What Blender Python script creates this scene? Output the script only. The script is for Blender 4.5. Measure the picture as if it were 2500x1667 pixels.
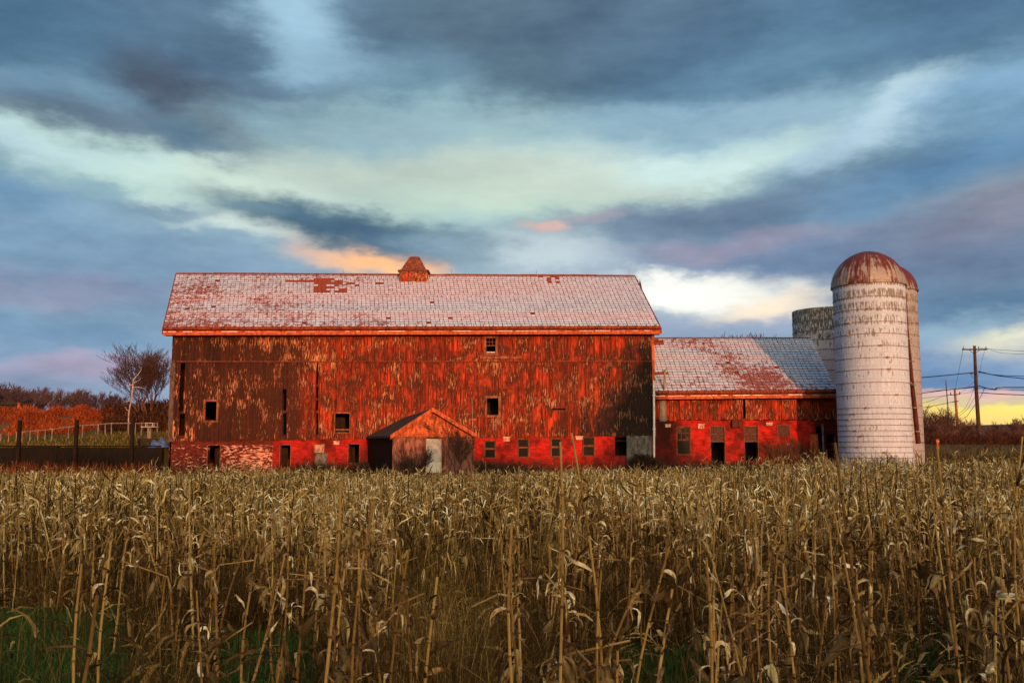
import bpy, math, random
import numpy as np
from mathutils import Vector
R = math.radians
for o in list(bpy.data.objects): bpy.data.objects.remove(o)
S = bpy.context.scene
COL = S.collection
# ------------------------------------------------------------------ camera
F = 2300.0; TP = 254.5/2300.0; PITCH = math.atan(TP); CZ = 2.2
cam = bpy.data.cameras.new('camera'); co = bpy.data.objects.new('camera', cam); COL.objects.link(co)
cam.sensor_width = 36.0; cam.lens = 36.0*F/2500.0; cam.clip_end = 6000; cam.clip_start = 0.05
co.location = (0, 0, CZ); co.rotation_euler = (R(90)+PITCH, 0, 0)
S.camera = co
S.render.resolution_x = 1024; S.render.resolution_y = 682
CP, SP = math.cos(PITCH), math.sin(PITCH)
def ray(px, py):
    a = (px-1250.0)/F; b = -(py-833.5)/F
    return (a, CP-b*SP, SP+b*CP)
def at(px, py, Y):
    r = ray(px, py); t = Y/r[1]
    return Vector((r[0]*t, Y, CZ+r[2]*t))
# ------------------------------------------------------------------ node helper
class G:
    def __init__(s, t): s.t = t
    def n(s, typ, ins=None, **pr):
        nd = s.t.nodes.new(typ)
        for k, v in pr.items(): setattr(nd, k, v)
        for k, v in (ins or {}).items():
            if isinstance(v, bpy.types.NodeSocket): s.t.links.new(v, nd.inputs[k])
            else: nd.inputs[k].default_value = v
        return nd
    def m(s, op, a, b=0.0, c=0.0):
        return s.n('ShaderNodeMath', {0: a, 1: b, 2: c}, operation=op).outputs[0]
    def mr(s, v, a, b, c=0.0, d=1.0, it='SMOOTHSTEP'):
        return s.n('ShaderNodeMapRange', {0: v, 1: a, 2: b, 3: c, 4: d}, interpolation_type=it).outputs[0]
    def mix(s, f, a, b, bt='MIX'):
        nd = s.n('ShaderNodeMix', data_type='RGBA', blend_type=bt)
        for k, v in ((0, f), (6, a), (7, b)):
            if isinstance(v, bpy.types.NodeSocket): s.t.links.new(v, nd.inputs[k])
            else: nd.inputs[k].default_value = v if k == 0 else (tuple(v)+(1,))[:4]
        return nd.outputs[2]
    def comb(s, x, y, z=0.0):
        return s.n('ShaderNodeCombineXYZ', {0: x, 1: y, 2: z}).outputs[0]
    def noise(s, v, sc=1.0, det=4.0, ro=0.55, out=0):
        return s.n('ShaderNodeTexNoise', {'Vector': v, 'Scale': sc, 'Detail': det, 'Roughness': ro}).outputs[out]
    def ramp(s, f, stops):
        nd = s.n('ShaderNodeValToRGB', {0: f}); cr = nd.color_ramp
        while len(cr.elements) > 1: cr.elements.remove(cr.elements[0])
        cr.elements[0].position = stops[0][0]; cr.elements[0].color = tuple(stops[0][1])+(1,)
        for p, c in stops[1:]:
            e = cr.elements.new(p); e.color = tuple(c)+(1,)
        return nd.outputs[0]
    def attr(s, nm): return s.n('ShaderNodeAttribute', attribute_name=nm).outputs['Fac']
    def pos(s):
        nd = s.n('ShaderNodeNewGeometry'); sp = s.n('ShaderNodeSeparateXYZ', {0: nd.outputs['Position']})
        return nd.outputs['Position'], sp.outputs[0], sp.outputs[1], sp.outputs[2]
    def obj(s):
        nd = s.n('ShaderNodeTexCoord'); sp = s.n('ShaderNodeSeparateXYZ', {0: nd.outputs['Object']})
        return nd.outputs['Object'], sp.outputs[0], sp.outputs[1], sp.outputs[2]
def lin(c):
    return tuple((v/255/12.92) if v/255 <= 0.04045 else ((v/255+0.055)/1.055)**2.4 for v in c)
# ------------------------------------------------------------------ sun and sky
SAZ, SEL = R(18), R(6)
sdir = Vector((math.sin(SAZ)*math.cos(SEL), -math.cos(SAZ)*math.cos(SEL), math.sin(SEL)))
sl = bpy.data.lights.new('sun', 'SUN'); sl.energy = 5.0; sl.angle = R(0.5); sl.color = (1.0, 0.33, 0.13)
so = bpy.data.objects.new('sun', sl); COL.objects.link(so)
so.rotation_euler = (-sdir).to_track_quat('-Z', 'Y').to_euler(); so.location = (60, -150, 60)
W = bpy.data.worlds.new('World'); S.world = W; W.use_nodes = True; W.node_tree.nodes.clear()
g = G(W.node_tree)
tc = g.n('ShaderNodeTexCoord'); sx = g.n('ShaderNodeSeparateXYZ', {0: tc.outputs['Generated']})
az = g.m('ARCTAN2', sx.outputs[0], sx.outputs[1]); el = g.m('ARCSINE', sx.outputs[2])
ae = g.comb(az, el)
wn = g.n('ShaderNodeTexNoise', {'Vector': g.comb(g.m('MULTIPLY', az, 3.2), g.m('MULTIPLY', el, 8.0), 1.7), 'Scale': 1.5, 'Detail': 7.0, 'Roughness': 0.58})
wv = g.n('ShaderNodeVectorMath', {0: wn.outputs['Color'], 1: (0.5, 0.5, 0.5)}, operation='SUBTRACT').outputs[0]
wv = g.n('ShaderNodeVectorMath', {0: wv, 1: (0.13, 0.075, 0.0)}, operation='MULTIPLY').outputs[0]
w2 = g.n('ShaderNodeTexNoise', {'Vector': g.comb(g.m('MULTIPLY', az, 11.0), g.m('MULTIPLY', el, 24.0), 3.3), 'Scale': 1.4, 'Detail': 7.0, 'Roughness': 0.62})
w2 = g.n('ShaderNodeVectorMath', {0: w2.outputs['Color'], 1: (0.5, 0.5, 0.5)}, operation='SUBTRACT').outputs[0]
w2 = g.n('ShaderNodeVectorMath', {0: w2, 1: (0.055, 0.035, 0.0)}, operation='MULTIPLY').outputs[0]
wv = g.n('ShaderNodeVectorMath', {0: wv, 1: w2}, operation='ADD').outputs[0]
wp = g.n('ShaderNodeVectorMath', {0: ae, 1: wv}, operation='ADD').outputs[0]
sky = g.n('ShaderNodeTexSky', sky_type='NISHITA', sun_disc=False, sun_elevation=SEL, sun_rotation=math.pi-SAZ)
nis = g.mix(1.0, sky.outputs[0], (0.1, 0.1, 0.1), 'MULTIPLY')
elw = g.n('ShaderNodeSeparateXYZ', {0: wp}).outputs[1]
def elv(y): r = ray(1250, y); return math.atan2(r[2], math.hypot(r[0], r[1]))
E0, E1 = elv(1088), elv(-500)
def gp(y): return max(0.0, min(1.0, (elv(y)-E0)/(E1-E0)))
base = g.ramp(g.mr(elw, E0, E1, 0, 1, 'LINEAR'), [
    (gp(1088), lin((150, 150, 175))), (gp(1000), lin((135, 150, 185))), (gp(900), lin((120, 152, 188))), (gp(780), lin((125, 150, 178))), (gp(650), lin((150, 175, 192))),
    (gp(520), lin((165, 195, 200))), (gp(380), lin((150, 185, 195))), (gp(250), lin((122, 162, 184))),
    (gp(100), lin((98, 135, 162))), (gp(-100), lin((92, 125, 152))), (1.0, lin((115, 145, 175)))])
c = g.mix(0.12, base, nis)
BL = [ # px, py, rx, ry, rot(deg ccw), colour, opacity
 (900, 430, 1500, 260, 1, (176, 206, 202), .95), (420, 440, 620, 190, -6, (194, 222, 212), .85), (1000, 420, 760, 150, 2, (188, 204, 196), .8), (1420, 440, 640, 130, 5, (200, 214, 202), .9), (1180, 500, 420, 80, 0, (184, 214, 198), .7),
 (380, 80, 760, 260, -14, (88, 114, 138), .95), (60, 60, 480, 220, 0, (76, 112, 140), .85), (1250, 50, 760, 230, 0, (92, 114, 132), .9), (1400, 190, 430, 150, 2, (88, 112, 130), .92), (1620, 70, 560, 200, 0, (88, 114, 138), .85),
 (2150, 70, 860, 230, 6, (80, 114, 144), .95), (1880, 180, 520, 140, 10, (96, 132, 158), .85), (860, 175, 420, 70, -4, (98, 130, 150), .8),
 (730, 60, 190, 190, -30, (164, 202, 224), .9), (800, 150, 240, 80, -10, (142, 178, 200), .7), (560, 215, 260, 70, 0, (98, 124, 146), .7),
 (440, 230, 240, 115, -20, (78, 90, 108), .95), (240, 290, 520, 90, -6, (94, 114, 136), .92), (490, 352, 190, 62, -12, (92, 122, 144), .95), (700, 290, 300, 50, -4, (124, 156, 172), .6), (130, 215, 380, 60, 0, (112, 150, 176), .6),
 (50, 350, 340, 52, -4, (202, 230, 234), .9), (300, 400, 360, 70, -8, (190, 220, 216), .6),
 (1800, 320, 640, 120, 5, (156, 190, 208), .85), (1560, 300, 360, 56, 0, (132, 166, 186), .7), (1700, 400, 440, 60, 6, (204, 230, 226), .85), (2060, 345, 300, 62, 22, (178, 208, 226), .8), (2230, 262, 200, 80, 24, (206, 232, 240), .85), (2440, 215, 380, 90, 12, (130, 170, 202), .8),
 (40, 520, 480, 170, -16, (98, 138, 170), .97), (200, 620, 640, 150, -8, (120, 152, 180), .92), (480, 640, 620, 110, -2, (128, 158, 184), .9), (240, 480, 150, 42, -12, (126, 160, 178), .75), (620, 560, 340, 44, -4, (212, 224, 218), .8),
 (400, 535, 190, 38, 4, (120, 150, 172), .85), (2080, 470, 860, 140, 9, (104, 134, 162), .97), (1650, 545, 600, 90, 6, (110, 132, 156), .96), (2360, 380, 520, 130, 16, (100, 140, 174), .9),
 (2000, 640, 900, 120, 2, (112, 136, 168), .96), (2380, 610, 560, 130, 0, (108, 128, 156), .9), (2460, 500, 360, 100, 10, (126, 124, 144), .75),
 (1330, 640, 300, 70, 0, (196, 210, 216), .8), (880, 625, 260, 60, -8, (214, 184, 174), .8), (950, 648, 220, 48, -8, (255, 194, 140), .95),
 (1000, 320, 560, 95, 0, (150, 182, 194), .8), (980, 410, 620, 90, 1, (192, 208, 196), .8), (600, 450, 340, 80, 0, (202, 220, 208), .7), (1300, 480, 420, 70, 3, (200, 216, 202), .75), (760, 540, 440, 72, -8, (72, 100, 120), 1.0), (970, 592, 330, 66, -15, (84, 114, 138), 1.0), (620, 515, 160, 26, -4, (104, 134, 152), .8), (1120, 630, 240, 40, -12, (138, 164, 180), .85),
 (1800, 600, 440, 46, 3, (150, 144, 166), .7), (1420, 550, 150, 34, 6, (160, 152, 166), .7), (1300, 582, 75, 26, 3, (222, 180, 168), .8),
 (1720, 800, 620, 80, 3, (156, 172, 196), .85), (1740, 712, 340, 80, -3, (250, 250, 240), .95), (1650, 700, 240, 60, 0, (255, 255, 246), 1.0), (1870, 752, 240, 50, 5, (255, 234, 206), .85),
 (2380, 730, 460, 80, 0, (90, 124, 156), .88), (2490, 838, 320, 76, 12, (255, 246, 204), 1.0), (2330, 800, 200, 60, 8, (150, 182, 200), .7), (2300, 905, 480, 110, 4, (106, 144, 188), .92), (130, 690, 440, 60, 0, (144, 148, 174), .7),
 (200, 905, 360, 44, 4, (168, 156, 180), .8), (150, 800, 520, 90, 0, (112, 150, 182), .6),
 (2420, 985, 460, 24, 2, (232, 190, 178), .9), (2420, 1032, 540, 44, 1, (252, 226, 120), 1.0), (2250, 1055, 330, 46, 0, (252, 206, 124), .9)]
for (x, y, rx, ry, rot, colr, op) in BL:
    r = ray(x, y); a0 = math.atan2(r[0], r[1]); e0 = math.atan2(r[2], math.hypot(r[0], r[1]))
    mp = g.n('ShaderNodeMapping', {'Vector': wp, 'Location': (a0, e0, 0), 'Rotation': (0, 0, R(rot)), 'Scale': (rx/F, ry/F, 1)}, vector_type='TEXTURE')
    ln = g.n('ShaderNodeVectorMath', {0: mp.outputs[0]}, operation='LENGTH').outputs['Value']
    c = g.mix(g.mr(ln, 1.0, 0.12, 0.0, op), c, lin(colr))
# wisps
st = g.noise(g.comb(g.m('MULTIPLY', az, 2.2), g.m('MULTIPLY', el, 9.0), 5.0), 2.2, 7.0, 0.6)
c = g.mix(1.0, c, g.ramp(st, [(0.25, (.92, .93, .95)), (0.5, (1.06, 1.06, 1.06)), (0.75, (1.2, 1.19, 1.17))]), 'MULTIPLY')
# added warm glow in the sky behind the photographer, brightens the field
puff = g.noise(g.comb(g.m('MULTIPLY', az, 7.0), g.m('MULTIPLY', el, 19.0), 9.0), 1.3, 8.0, 0.58)
lum = g.n('ShaderNodeRGBToBW', {0: c}).outputs[0]
pf = g.ramp(puff, [(0.3, (.74, .78, .82)), (0.5, (1.0, 1.0, 1.0)), (0.7, (1.24, 1.22, 1.2))])
c = g.mix(g.mr(lum, .55, .25, 0.25, .95), c, g.mix(1.0, c, pf, 'MULTIPLY'))
back = g.mr(sx.outputs[1], 0.25, -0.6, 0.0, 1.0)
glow = g.ramp(g.mr(el, 0.0, 1.1, 0, 1, 'LINEAR'), [(0, (.62, .40, .26)), (.3, (.50, .42, .36)), (.6, (.36, .38, .42)), (1, (.26, .32, .42))])
c = g.mix(back, c, glow)
sg = Vector((math.sin(SAZ)*math.cos(R(17)), -math.cos(SAZ)*math.cos(R(17)), math.sin(R(17))))
dt = g.n('ShaderNodeVectorMath', {0: tc.outputs['Generated'], 1: tuple(sg)}, operation='DOT_PRODUCT').outputs['Value']
c = g.mix(g.mr(dt, math.cos(R(34)), math.cos(R(8))), c, (6.2, 4.5, 2.4))  # added bright glow patch above the sun, to light the corn
bg = g.n('ShaderNodeBackground', {0: c, 1: 1.0})
out = g.n('ShaderNodeOutputWorld', {0: bg.outputs[0]})
S.view_settings.view_transform = 'Standard'; S.view_settings.look = 'None'; S.view_settings.exposure = 0.0; S.view_settings.gamma = 1.0
S.view_settings.use_curve_mapping = False
S.cycles.max_bounces = 5; S.cycles.diffuse_bounces = 3

# ------------------------------------------------------------------ mesh helpers
class MB:
    def __init__(s): s.v = []; s.f = []; s.t = []
    def poly(s, pts, tone=0.5):
        b = len(s.v); s.v += [tuple(p) for p in pts]; s.f.append(tuple(range(b, b+len(pts)))); s.t.append(tone)
    def box(s, x0, x1, y0, y1, z0, z1, tone=0.5):
        b = len(s.v)
        s.v += [(x0, y0, z0), (x1, y0, z0), (x1, y1, z0), (x0, y1, z0), (x0, y0, z1), (x1, y0, z1), (x1, y1, z1), (x0, y1, z1)]
        for q in ((0, 1, 5, 4), (1, 2, 6, 5), (2, 3, 7, 6), (3, 0, 4, 7), (4, 5, 6, 7), (3, 2, 1, 0)):
            s.f.append(tuple(b+i for i in q)); s.t.append(tone)
        return s
    def hexa(s, p, tone=0.5):  # 8 points, bottom 4 then top 4
        b = len(s.v); s.v += [tuple(q) for q in p]
        for q in ((0, 1, 5, 4), (1, 2, 6, 5), (2, 3, 7, 6), (3, 0, 4, 7), (4, 5, 6, 7), (3, 2, 1, 0)):
            s.f.append(tuple(b+i for i in q)); s.t.append(tone)
    def tube(s, pts, rads, n=6, tone=0.5, cap=True):
        pts = [Vector(p) for p in pts]; b = len(s.v)
        if not hasattr(rads, '__len__'): rads = [rads]*len(pts)
        for i, p in enumerate(pts):
            d = (pts[min(i+1, len(pts)-1)]-pts[max(i-1, 0)])
            d = d.normalized() if d.length > 1e-9 else Vector((0, 0, 1))
            u = d.cross(Vector((0.31, 0.95, 0.05))).normalized(); w = d.cross(u)
            for k in range(n):
                a = 2*math.pi*k/n
                s.v.append(tuple(p+(u*math.cos(a)+w*math.sin(a))*rads[i]))
        for i in range(len(pts)-1):
            for k in range(n):
                s.f.append((b+i*n+k, b+i*n+(k+1) % n, b+(i+1)*n+(k+1) % n, b+(i+1)*n+k)); s.t.append(tone)
        if cap:
            s.f.append(tuple(b+k for k in range(n))[::-1]); s.t.append(tone)
            s.f.append(tuple(b+(len(pts)-1)*n+k for k in range(n))); s.t.append(tone)
    def lathe(s, cx, cy, prof, n=48, tone=0.5, a0=0, a1=2*math.pi):
        b = len(s.v); full = abs(a1-a0-2*math.pi) < 1e-6; m = n if full else n+1
        for (r, z) in prof:
            for k in range(m):
                a = a0+(a1-a0)*k/n; s.v.append((cx+r*math.cos(a), cy+r*math.sin(a), z))
        for i in range(len(prof)-1):
            for k in range(n):
                k2 = (k+1) % m
                s.f.append((b+i*m+k, b+i*m+k2, b+(i+1)*m+k2, b+(i+1)*m+k)); s.t.append(tone)
    def build(s, name, mat, parent=None, smooth=False, **tags):
        return mk(name, s.v, s.f, mat, s.t, parent, smooth, **tags)
def mkmesh(name, v, f, mat, tone=None, smooth=False):
    me = bpy.data.meshes.new(name)
    if isinstance(v, np.ndarray):
        v = v.astype(np.float32); nv = len(v); nf = len(f); k = f.shape[1]
        me.vertices.add(nv); me.vertices.foreach_set('co', v.ravel())
        me.loops.add(nf*k); me.loops.foreach_set('vertex_index', f.astype(np.int32).ravel())
        me.polygons.add(nf); me.polygons.foreach_set('loop_start', np.arange(0, nf*k, k, dtype=np.int32))
        me.update(calc_edges=True)
    else: me.from_pydata(v, [], f)
    if mat: me.materials.append(mat)
    if tone is not None:
        at_ = me.attributes.new('tone', 'FLOAT', 'FACE'); at_.data.foreach_set('value', np.asarray(tone, dtype=np.float32))
    if smooth: me.polygons.foreach_set('use_smooth', np.ones(len(me.polygons), dtype=bool))
    return me
def mk(name, v, f, mat, tone=None, parent=None, smooth=False, **tags):
    o = bpy.data.objects.new(name, mkmesh(name, v, f, mat, tone, smooth)); COL.objects.link(o)
    if parent:
        o.parent = parent; o.matrix_parent_inverse = parent.matrix_basis.inverted()
    for k, val in tags.items(): o[k] = val
    return o
def thing(name, label, cat, loc=(0, 0, 0), group=None):
    o = bpy.data.objects.new(name, None); COL.objects.link(o); o.location = loc; o.empty_display_size = 0.3
    o['label'] = label; o['category'] = cat
    if group: o['group'] = group
    return o
def copy_tree(src, loc, rz=0, sc=(1, 1, 1), label=None):
    r = src.copy(); COL.objects.link(r); r.location = loc; r.rotation_euler = (0, 0, rz); r.scale = sc
    if label: r['label'] = label
    for ch in src.children:
        c_ = ch.copy(); COL.objects.link(c_); c_.parent = r
        for g2 in ch.children:
            d = g2.copy(); COL.objects.link(d); d.parent = c_
    return r
def local(name, mb, mat, parent, smooth=False, **tags):   # part in its parent's own coordinates
    o = bpy.data.objects.new(name, mkmesh(name, mb.v, mb.f, mat, mb.t, smooth)); COL.objects.link(o); o.parent = parent
    for k, val in tags.items(): o[k] = val
    return o
# ------------------------------------------------------------------ materials
MAT = {}
def mat(name, fn, rough=0.85, spec=0.2):
    m = bpy.data.materials.new(name); m.use_nodes = True; m.node_tree.nodes.clear(); g = G(m.node_tree)
    b = g.n('ShaderNodeBsdfPrincipled', {'Roughness': rough, 'Specular IOR Level': spec})
    r = fn(g, b)
    if isinstance(r, (tuple, list)): b.inputs['Base Color'].default_value = tuple(r)+(1,)
    elif r is not None: g.t.links.new(r, b.inputs['Base Color'])
    o = g.n('ShaderNodeOutputMaterial', {0: b.outputs[0]})
    MAT[name] = m; return m
def bump(g, b, h, st=0.5, dist=0.02):
    nd = g.n('ShaderNodeBump', {'Height': h, 'Strength': st, 'Distance': dist}); g.t.links.new(nd.outputs[0], b.inputs['Normal'])
def siding(red, darkx, flake, seed, shade_patch=False):
    def fn(g, b):
        p, x, y, z = g.pos(); t = g.attr('tone')
        streak = g.noise(g.comb(g.m('MULTIPLY', x, 13.0), g.m('MULTIPLY', z, 0.45), g.m('MULTIPLY', t, 9.0)), 1.0, 6, .68)
        big = g.noise(g.comb(g.m('MULTIPLY', x, 0.30), g.m('MULTIPLY', z, 0.45), seed), 1.0, 4, .6)
        mid = g.noise(g.comb(g.m('MULTIPLY', x, 1.5), g.m('MULTIPLY', z, 0.9), seed+7), 1.0, 4, .6)
        fl = g.noise(g.comb(g.m('MULTIPLY', x, 26.0), g.m('MULTIPLY', z, 2.3), g.m('ADD', seed, g.m('MULTIPLY', t, 3.0))), 1.0, 5, .6)
        fine = g.noise(g.comb(g.m('MULTIPLY', x, 45.0), g.m('MULTIPLY', z, 4.0), seed), 1.0, 4, .7)
        paint = g.mix(g.mr(streak, .43, .57), (red[0]*.14, red[1]*.14, red[2]*.2), red)
        wood = g.mix(g.mr(fine, .35, .65), (.008, .004, .003), (.07, .020, .010))
        wz = g.m('ADD', g.mr(x, darkx[0], darkx[1], 0.0, 1.15), g.m('MULTIPLY', g.m('SUBTRACT', big, .5), 1.5))
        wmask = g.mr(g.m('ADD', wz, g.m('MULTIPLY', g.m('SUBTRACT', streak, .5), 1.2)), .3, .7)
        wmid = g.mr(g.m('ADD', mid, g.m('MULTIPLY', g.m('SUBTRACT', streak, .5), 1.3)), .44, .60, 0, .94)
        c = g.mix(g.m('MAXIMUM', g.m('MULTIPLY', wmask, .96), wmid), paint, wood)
        c = g.mix(g.m('MULTIPLY', g.mr(g.m('ADD', x, g.m('MULTIPLY', g.m('SUBTRACT', mid, .5), 9.0)), -12.5, -18.5, 0, .8), g.mr(streak, .60, .42, .15, 1.0)), c, (.008, .004, .003))  # boards get darker towards the left end
        top = g.mr(z, 7.9, 8.6, 0, .035)
        v = g.m('ADD', g.m('ADD', fl, top), g.m('ADD', g.m('MULTIPLY', g.m('SUBTRACT', big, .5), .38), g.m('MULTIPLY', g.m('SUBTRACT', mid, .5), .60)))
        fm = g.mr(v, flake, flake+.03)
        c = g.mix(g.m('MULTIPLY', fm, .9), c, g.mix(fine, (.34, .12, .055), (.60, .28, .15)))
        c = g.mix(g.mr(t, 0.3, 1.0, .0, .5, 'LINEAR'), c, (.03, .009, .006))
        if shade_patch:   # blackened lower right boards, tree shade painted into their colour
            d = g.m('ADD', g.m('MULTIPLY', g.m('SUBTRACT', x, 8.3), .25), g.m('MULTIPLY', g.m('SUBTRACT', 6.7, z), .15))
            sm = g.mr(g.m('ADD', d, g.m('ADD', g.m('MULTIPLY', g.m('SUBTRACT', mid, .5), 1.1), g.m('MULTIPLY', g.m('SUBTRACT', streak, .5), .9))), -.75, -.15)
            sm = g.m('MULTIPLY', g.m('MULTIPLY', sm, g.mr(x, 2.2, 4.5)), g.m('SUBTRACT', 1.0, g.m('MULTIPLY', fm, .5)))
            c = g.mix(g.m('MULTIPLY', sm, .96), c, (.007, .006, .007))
        bump(g, b, g.m('ADD', streak, g.m('MULTIPLY', fm, .6)), .6, .014)
        return c
    return fn
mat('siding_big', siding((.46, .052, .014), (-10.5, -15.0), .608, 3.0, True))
mat('siding_small', siding((.52, .055, .014), (-900, -901), .60, 11.0))
def f_board(colA, colB, sc=1.0):
    def fn(g, b):
        p, x, y, z = g.pos()
        n1 = g.noise(g.comb(g.m('MULTIPLY', x, 6*sc), g.m('MULTIPLY', y, 6*sc), g.m('MULTIPLY', z, 2*sc)), 1.0, 5, .65)
        n2 = g.noise(p, 14.0*sc, 4, .7)
        bump(g, b, n2, .4, .01)
        return g.mix(g.mr(g.m('ADD', g.m('MULTIPLY', n1, .6), g.m('MULTIPLY', n2, .4)), .36, .64), colA, colB)
    return fn
mat('trim_orange', f_board((.14, .03, .012), (.50, .12, .045)))
mat('trim_frame', f_board((.05, .018, .01), (.28, .10, .055)))
mat('rake_board', f_board((.05, .016, .01), (.20, .06, .035)))
mat('gutter_rust', f_board((.05, .012, .006), (.26, .05, .02)))
mat('frost', f_board((.35, .30, .32), (.72, .68, .72), 1.5))
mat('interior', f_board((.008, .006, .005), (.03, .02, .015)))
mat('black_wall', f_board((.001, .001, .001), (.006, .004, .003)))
mat('post_dark', f_board((.003, .002, .002), (.012, .006, .005)))
mat('grey_wood', f_board((.07, .06, .055), (.24, .21, .19)))
mat('dark_grey_wood', f_board((.03, .022, .02), (.10, .075, .065)))
mat('rail_metal', f_board((.08, .07, .07), (.24, .20, .20)))
mat('post_rust', f_board((.14, .05, .03), (.32, .14, .08)))
mat('white_pipe', f_board((.5, .52, .56), (.78, .8, .84), .6))
mat('concrete', f_board((.03, .03, .03), (.14, .14, .14), .8))
mat('white_block', f_board((.10, .04, .03), (.70, .45, .36), 2))
mat('pole_wood', f_board((.02, .012, .01), (.07, .04, .03)))
mat('pole_red', f_board((.10, .04, .02), (.30, .13, .07)))
mat('wire', lambda g, b: (.012, .012, .015))
mat('insulator', lambda g, b: (.12, .09, .08), .3, .5)
mat('tarp', f_board((.02, .05, .16), (.08, .14, .34), 2), .4, .4)
mat('table_white', f_board((.25, .29, .32), (.45, .5, .55)))
mat('shed_dark', f_board((.01, .008, .008), (.03, .025, .02)))
mat('sash', f_board((.04, .016, .01), (.18, .07, .04)))
def f_glass(g, b):
    b.inputs['Roughness'].default_value = .35; b.inputs['Specular IOR Level'].default_value = .04
    p, x, y, z = g.pos(); n = g.noise(p, 3.0, 3, .6)
    bump(g, b, n, .1, .02); return g.mix(n, (.003, .003, .004), (.012, .012, .013))
mat('dusty_glass', f_glass)
mat('dirty_pane', f_board((.008, .004, .003), (.07, .016, .010), 2), .6, .2)
def f_brick(g, b, white=(-900, -901)):
    p, x, y, z = g.pos()
    br = g.n('ShaderNodeTexBrick', {'Vector': g.comb(g.m('ADD', x, y), z), 'Color1': (.52, .016, .010, 1), 'Color2': (.30, .008, .006, 1), 'Mortar': (.16, .010, .008, 1),
        'Scale': 1.0, 'Mortar Size': .008, 'Brick Width': .22, 'Row Height': .075, 'Bias': 0.0})
    n1 = g.noise(p, 1.3, 6, .65); n2 = g.noise(p, 9.0, 4, .7)
    c = g.mix(g.mr(n1, .42, .66, 0, .9), br.outputs[0], (.07, .005, .004))
    n5 = g.noise(p, .45, 3, .6); c = g.mix(g.mr(n5, .46, .66, 0, .85), c, (.03, .004, .004))
    c = g.mix(g.mr(n2, .55, .75, 0, .55), c, (.06, .008, .006))
    low_dark = g.mr(g.m('ADD', z, g.m('MULTIPLY', g.m('SUBTRACT', n1, .5), 3.5)), 1.7, .6, 0, .9)  # brick gets darker towards the foot of the wall
    c = g.mix(low_dark, c, (.035, .010, .008))
    end_shade = g.m('MAXIMUM', g.m('MULTIPLY', g.mr(x, 10.2, 9.4), g.mr(x, 8.5, 8.7)), g.mr(x, 18.3, 18.8)); c = g.mix(g.m('MULTIPLY', end_shade, .75), c, (.012, .004, .004))  # tree and silo shade painted into the wing brick at both ends
    # whitewashed panel whose coat has peeled in brick-sized chips
    wx = g.m('MULTIPLY', g.mr(x, -20.9, -20.6), g.mr(x, -14.35, -14.45))
    chips = g.n('ShaderNodeTexNoise', {'Vector': g.comb(g.m('MULTIPLY', x, 3.2), g.m('MULTIPLY', z, 9.5), 2.0), 'Scale': 1.0, 'Detail': 4.0, 'Roughness': .7}).outputs[0]
    n3 = g.m('ADD', chips, g.m('ADD', g.m('MULTIPLY', g.m('SUBTRACT', n1, .5), .4), g.mr(x, -19.5, -16.0, -.06, .03)))
    c = g.mix(wx, c, g.mix(g.mr(n2, .3, .7), (.025, .006, .005), (.12, .018, .012)))
    below = g.mr(z, 2.28, 2.2)
    c = g.mix(g.m('MULTIPLY', g.m('MULTIPLY', wx, below), g.mr(n3, .53, .57)), c, (.46, .24, .19))
    bump(g, b, g.m('ADD', br.outputs[1], n2), .45, .012)
    return c
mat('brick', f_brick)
def f_slate(base, moss, leftstain, seed):
    def fn(g, b):
        p, x, y, z = g.pos(); t = g.attr('tone')
        n1 = g.noise(p, .38, 5, .6); n2 = g.noise(p, 3.6, 5, .7); n3 = g.noise(p, 11.0, 3, .7)
        c = g.mix(g.mr(t, 0, 1, 0, 1, 'LINEAR'), base, (base[0]*.78, base[1]*.80, base[2]*.84))
        c = g.mix(g.mr(n3, .4, .75, 0, .35), c, (base[0]*.62, base[1]*.55, base[2]*.55))
        st = leftstain(g, x, y, z)
        v = g.m('ADD', g.m('ADD', g.m('ADD', g.m('MULTIPLY', g.m('SUBTRACT', n1, .5), .4), g.m('MULTIPLY', g.m('SUBTRACT', n3, .5), .45)), n2), st)
        c = g.mix(g.mr(v, .585, .64, 0, .93), c, g.mix(n3, moss, (moss[0]*.45, moss[1]*.6, moss[2]*.7)))
        c = g.mix(g.m('GREATER_THAN', t, 1.5), c, (moss[0]*.85, moss[1]*.9, moss[2]*.9))
        bump(g, b, n3, .3, .01)
        return c
    return fn
mat('slate_big', f_slate((.47, .61, .80), (.25, .05, .02), lambda g, x, y, z: g.m('ADD', g.m('ADD', g.mr(x, -2.0, -13.0, -.09, .05), g.mr(x, -17.5, -21.5, 0, .06)), g.mr(z, 11.0, 9.1, -.01, .06)), 1), .6, .35)
mat('slate_small', f_slate((.42, .55, .72), (.24, .05, .025), lambda g, x, y, z: g.m('ADD', g.mr(g.n('ShaderNodeVectorMath', {0: g.comb(g.m('MULTIPLY', g.m('SUBTRACT', x, g.m('SUBTRACT', 24.0, g.m('MULTIPLY', z, 1.3))), .35), 0.0), 1: (0, 0, 0)}, operation='DISTANCE').outputs['Value'], 1.1, .1, 0.0, .16), g.mr(z, 8.2, 5.6, -.07, .05)), 2), .6, .35)
mat('slate_bed', f_board((.05, .012, .008), (.22, .045, .02)))
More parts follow.
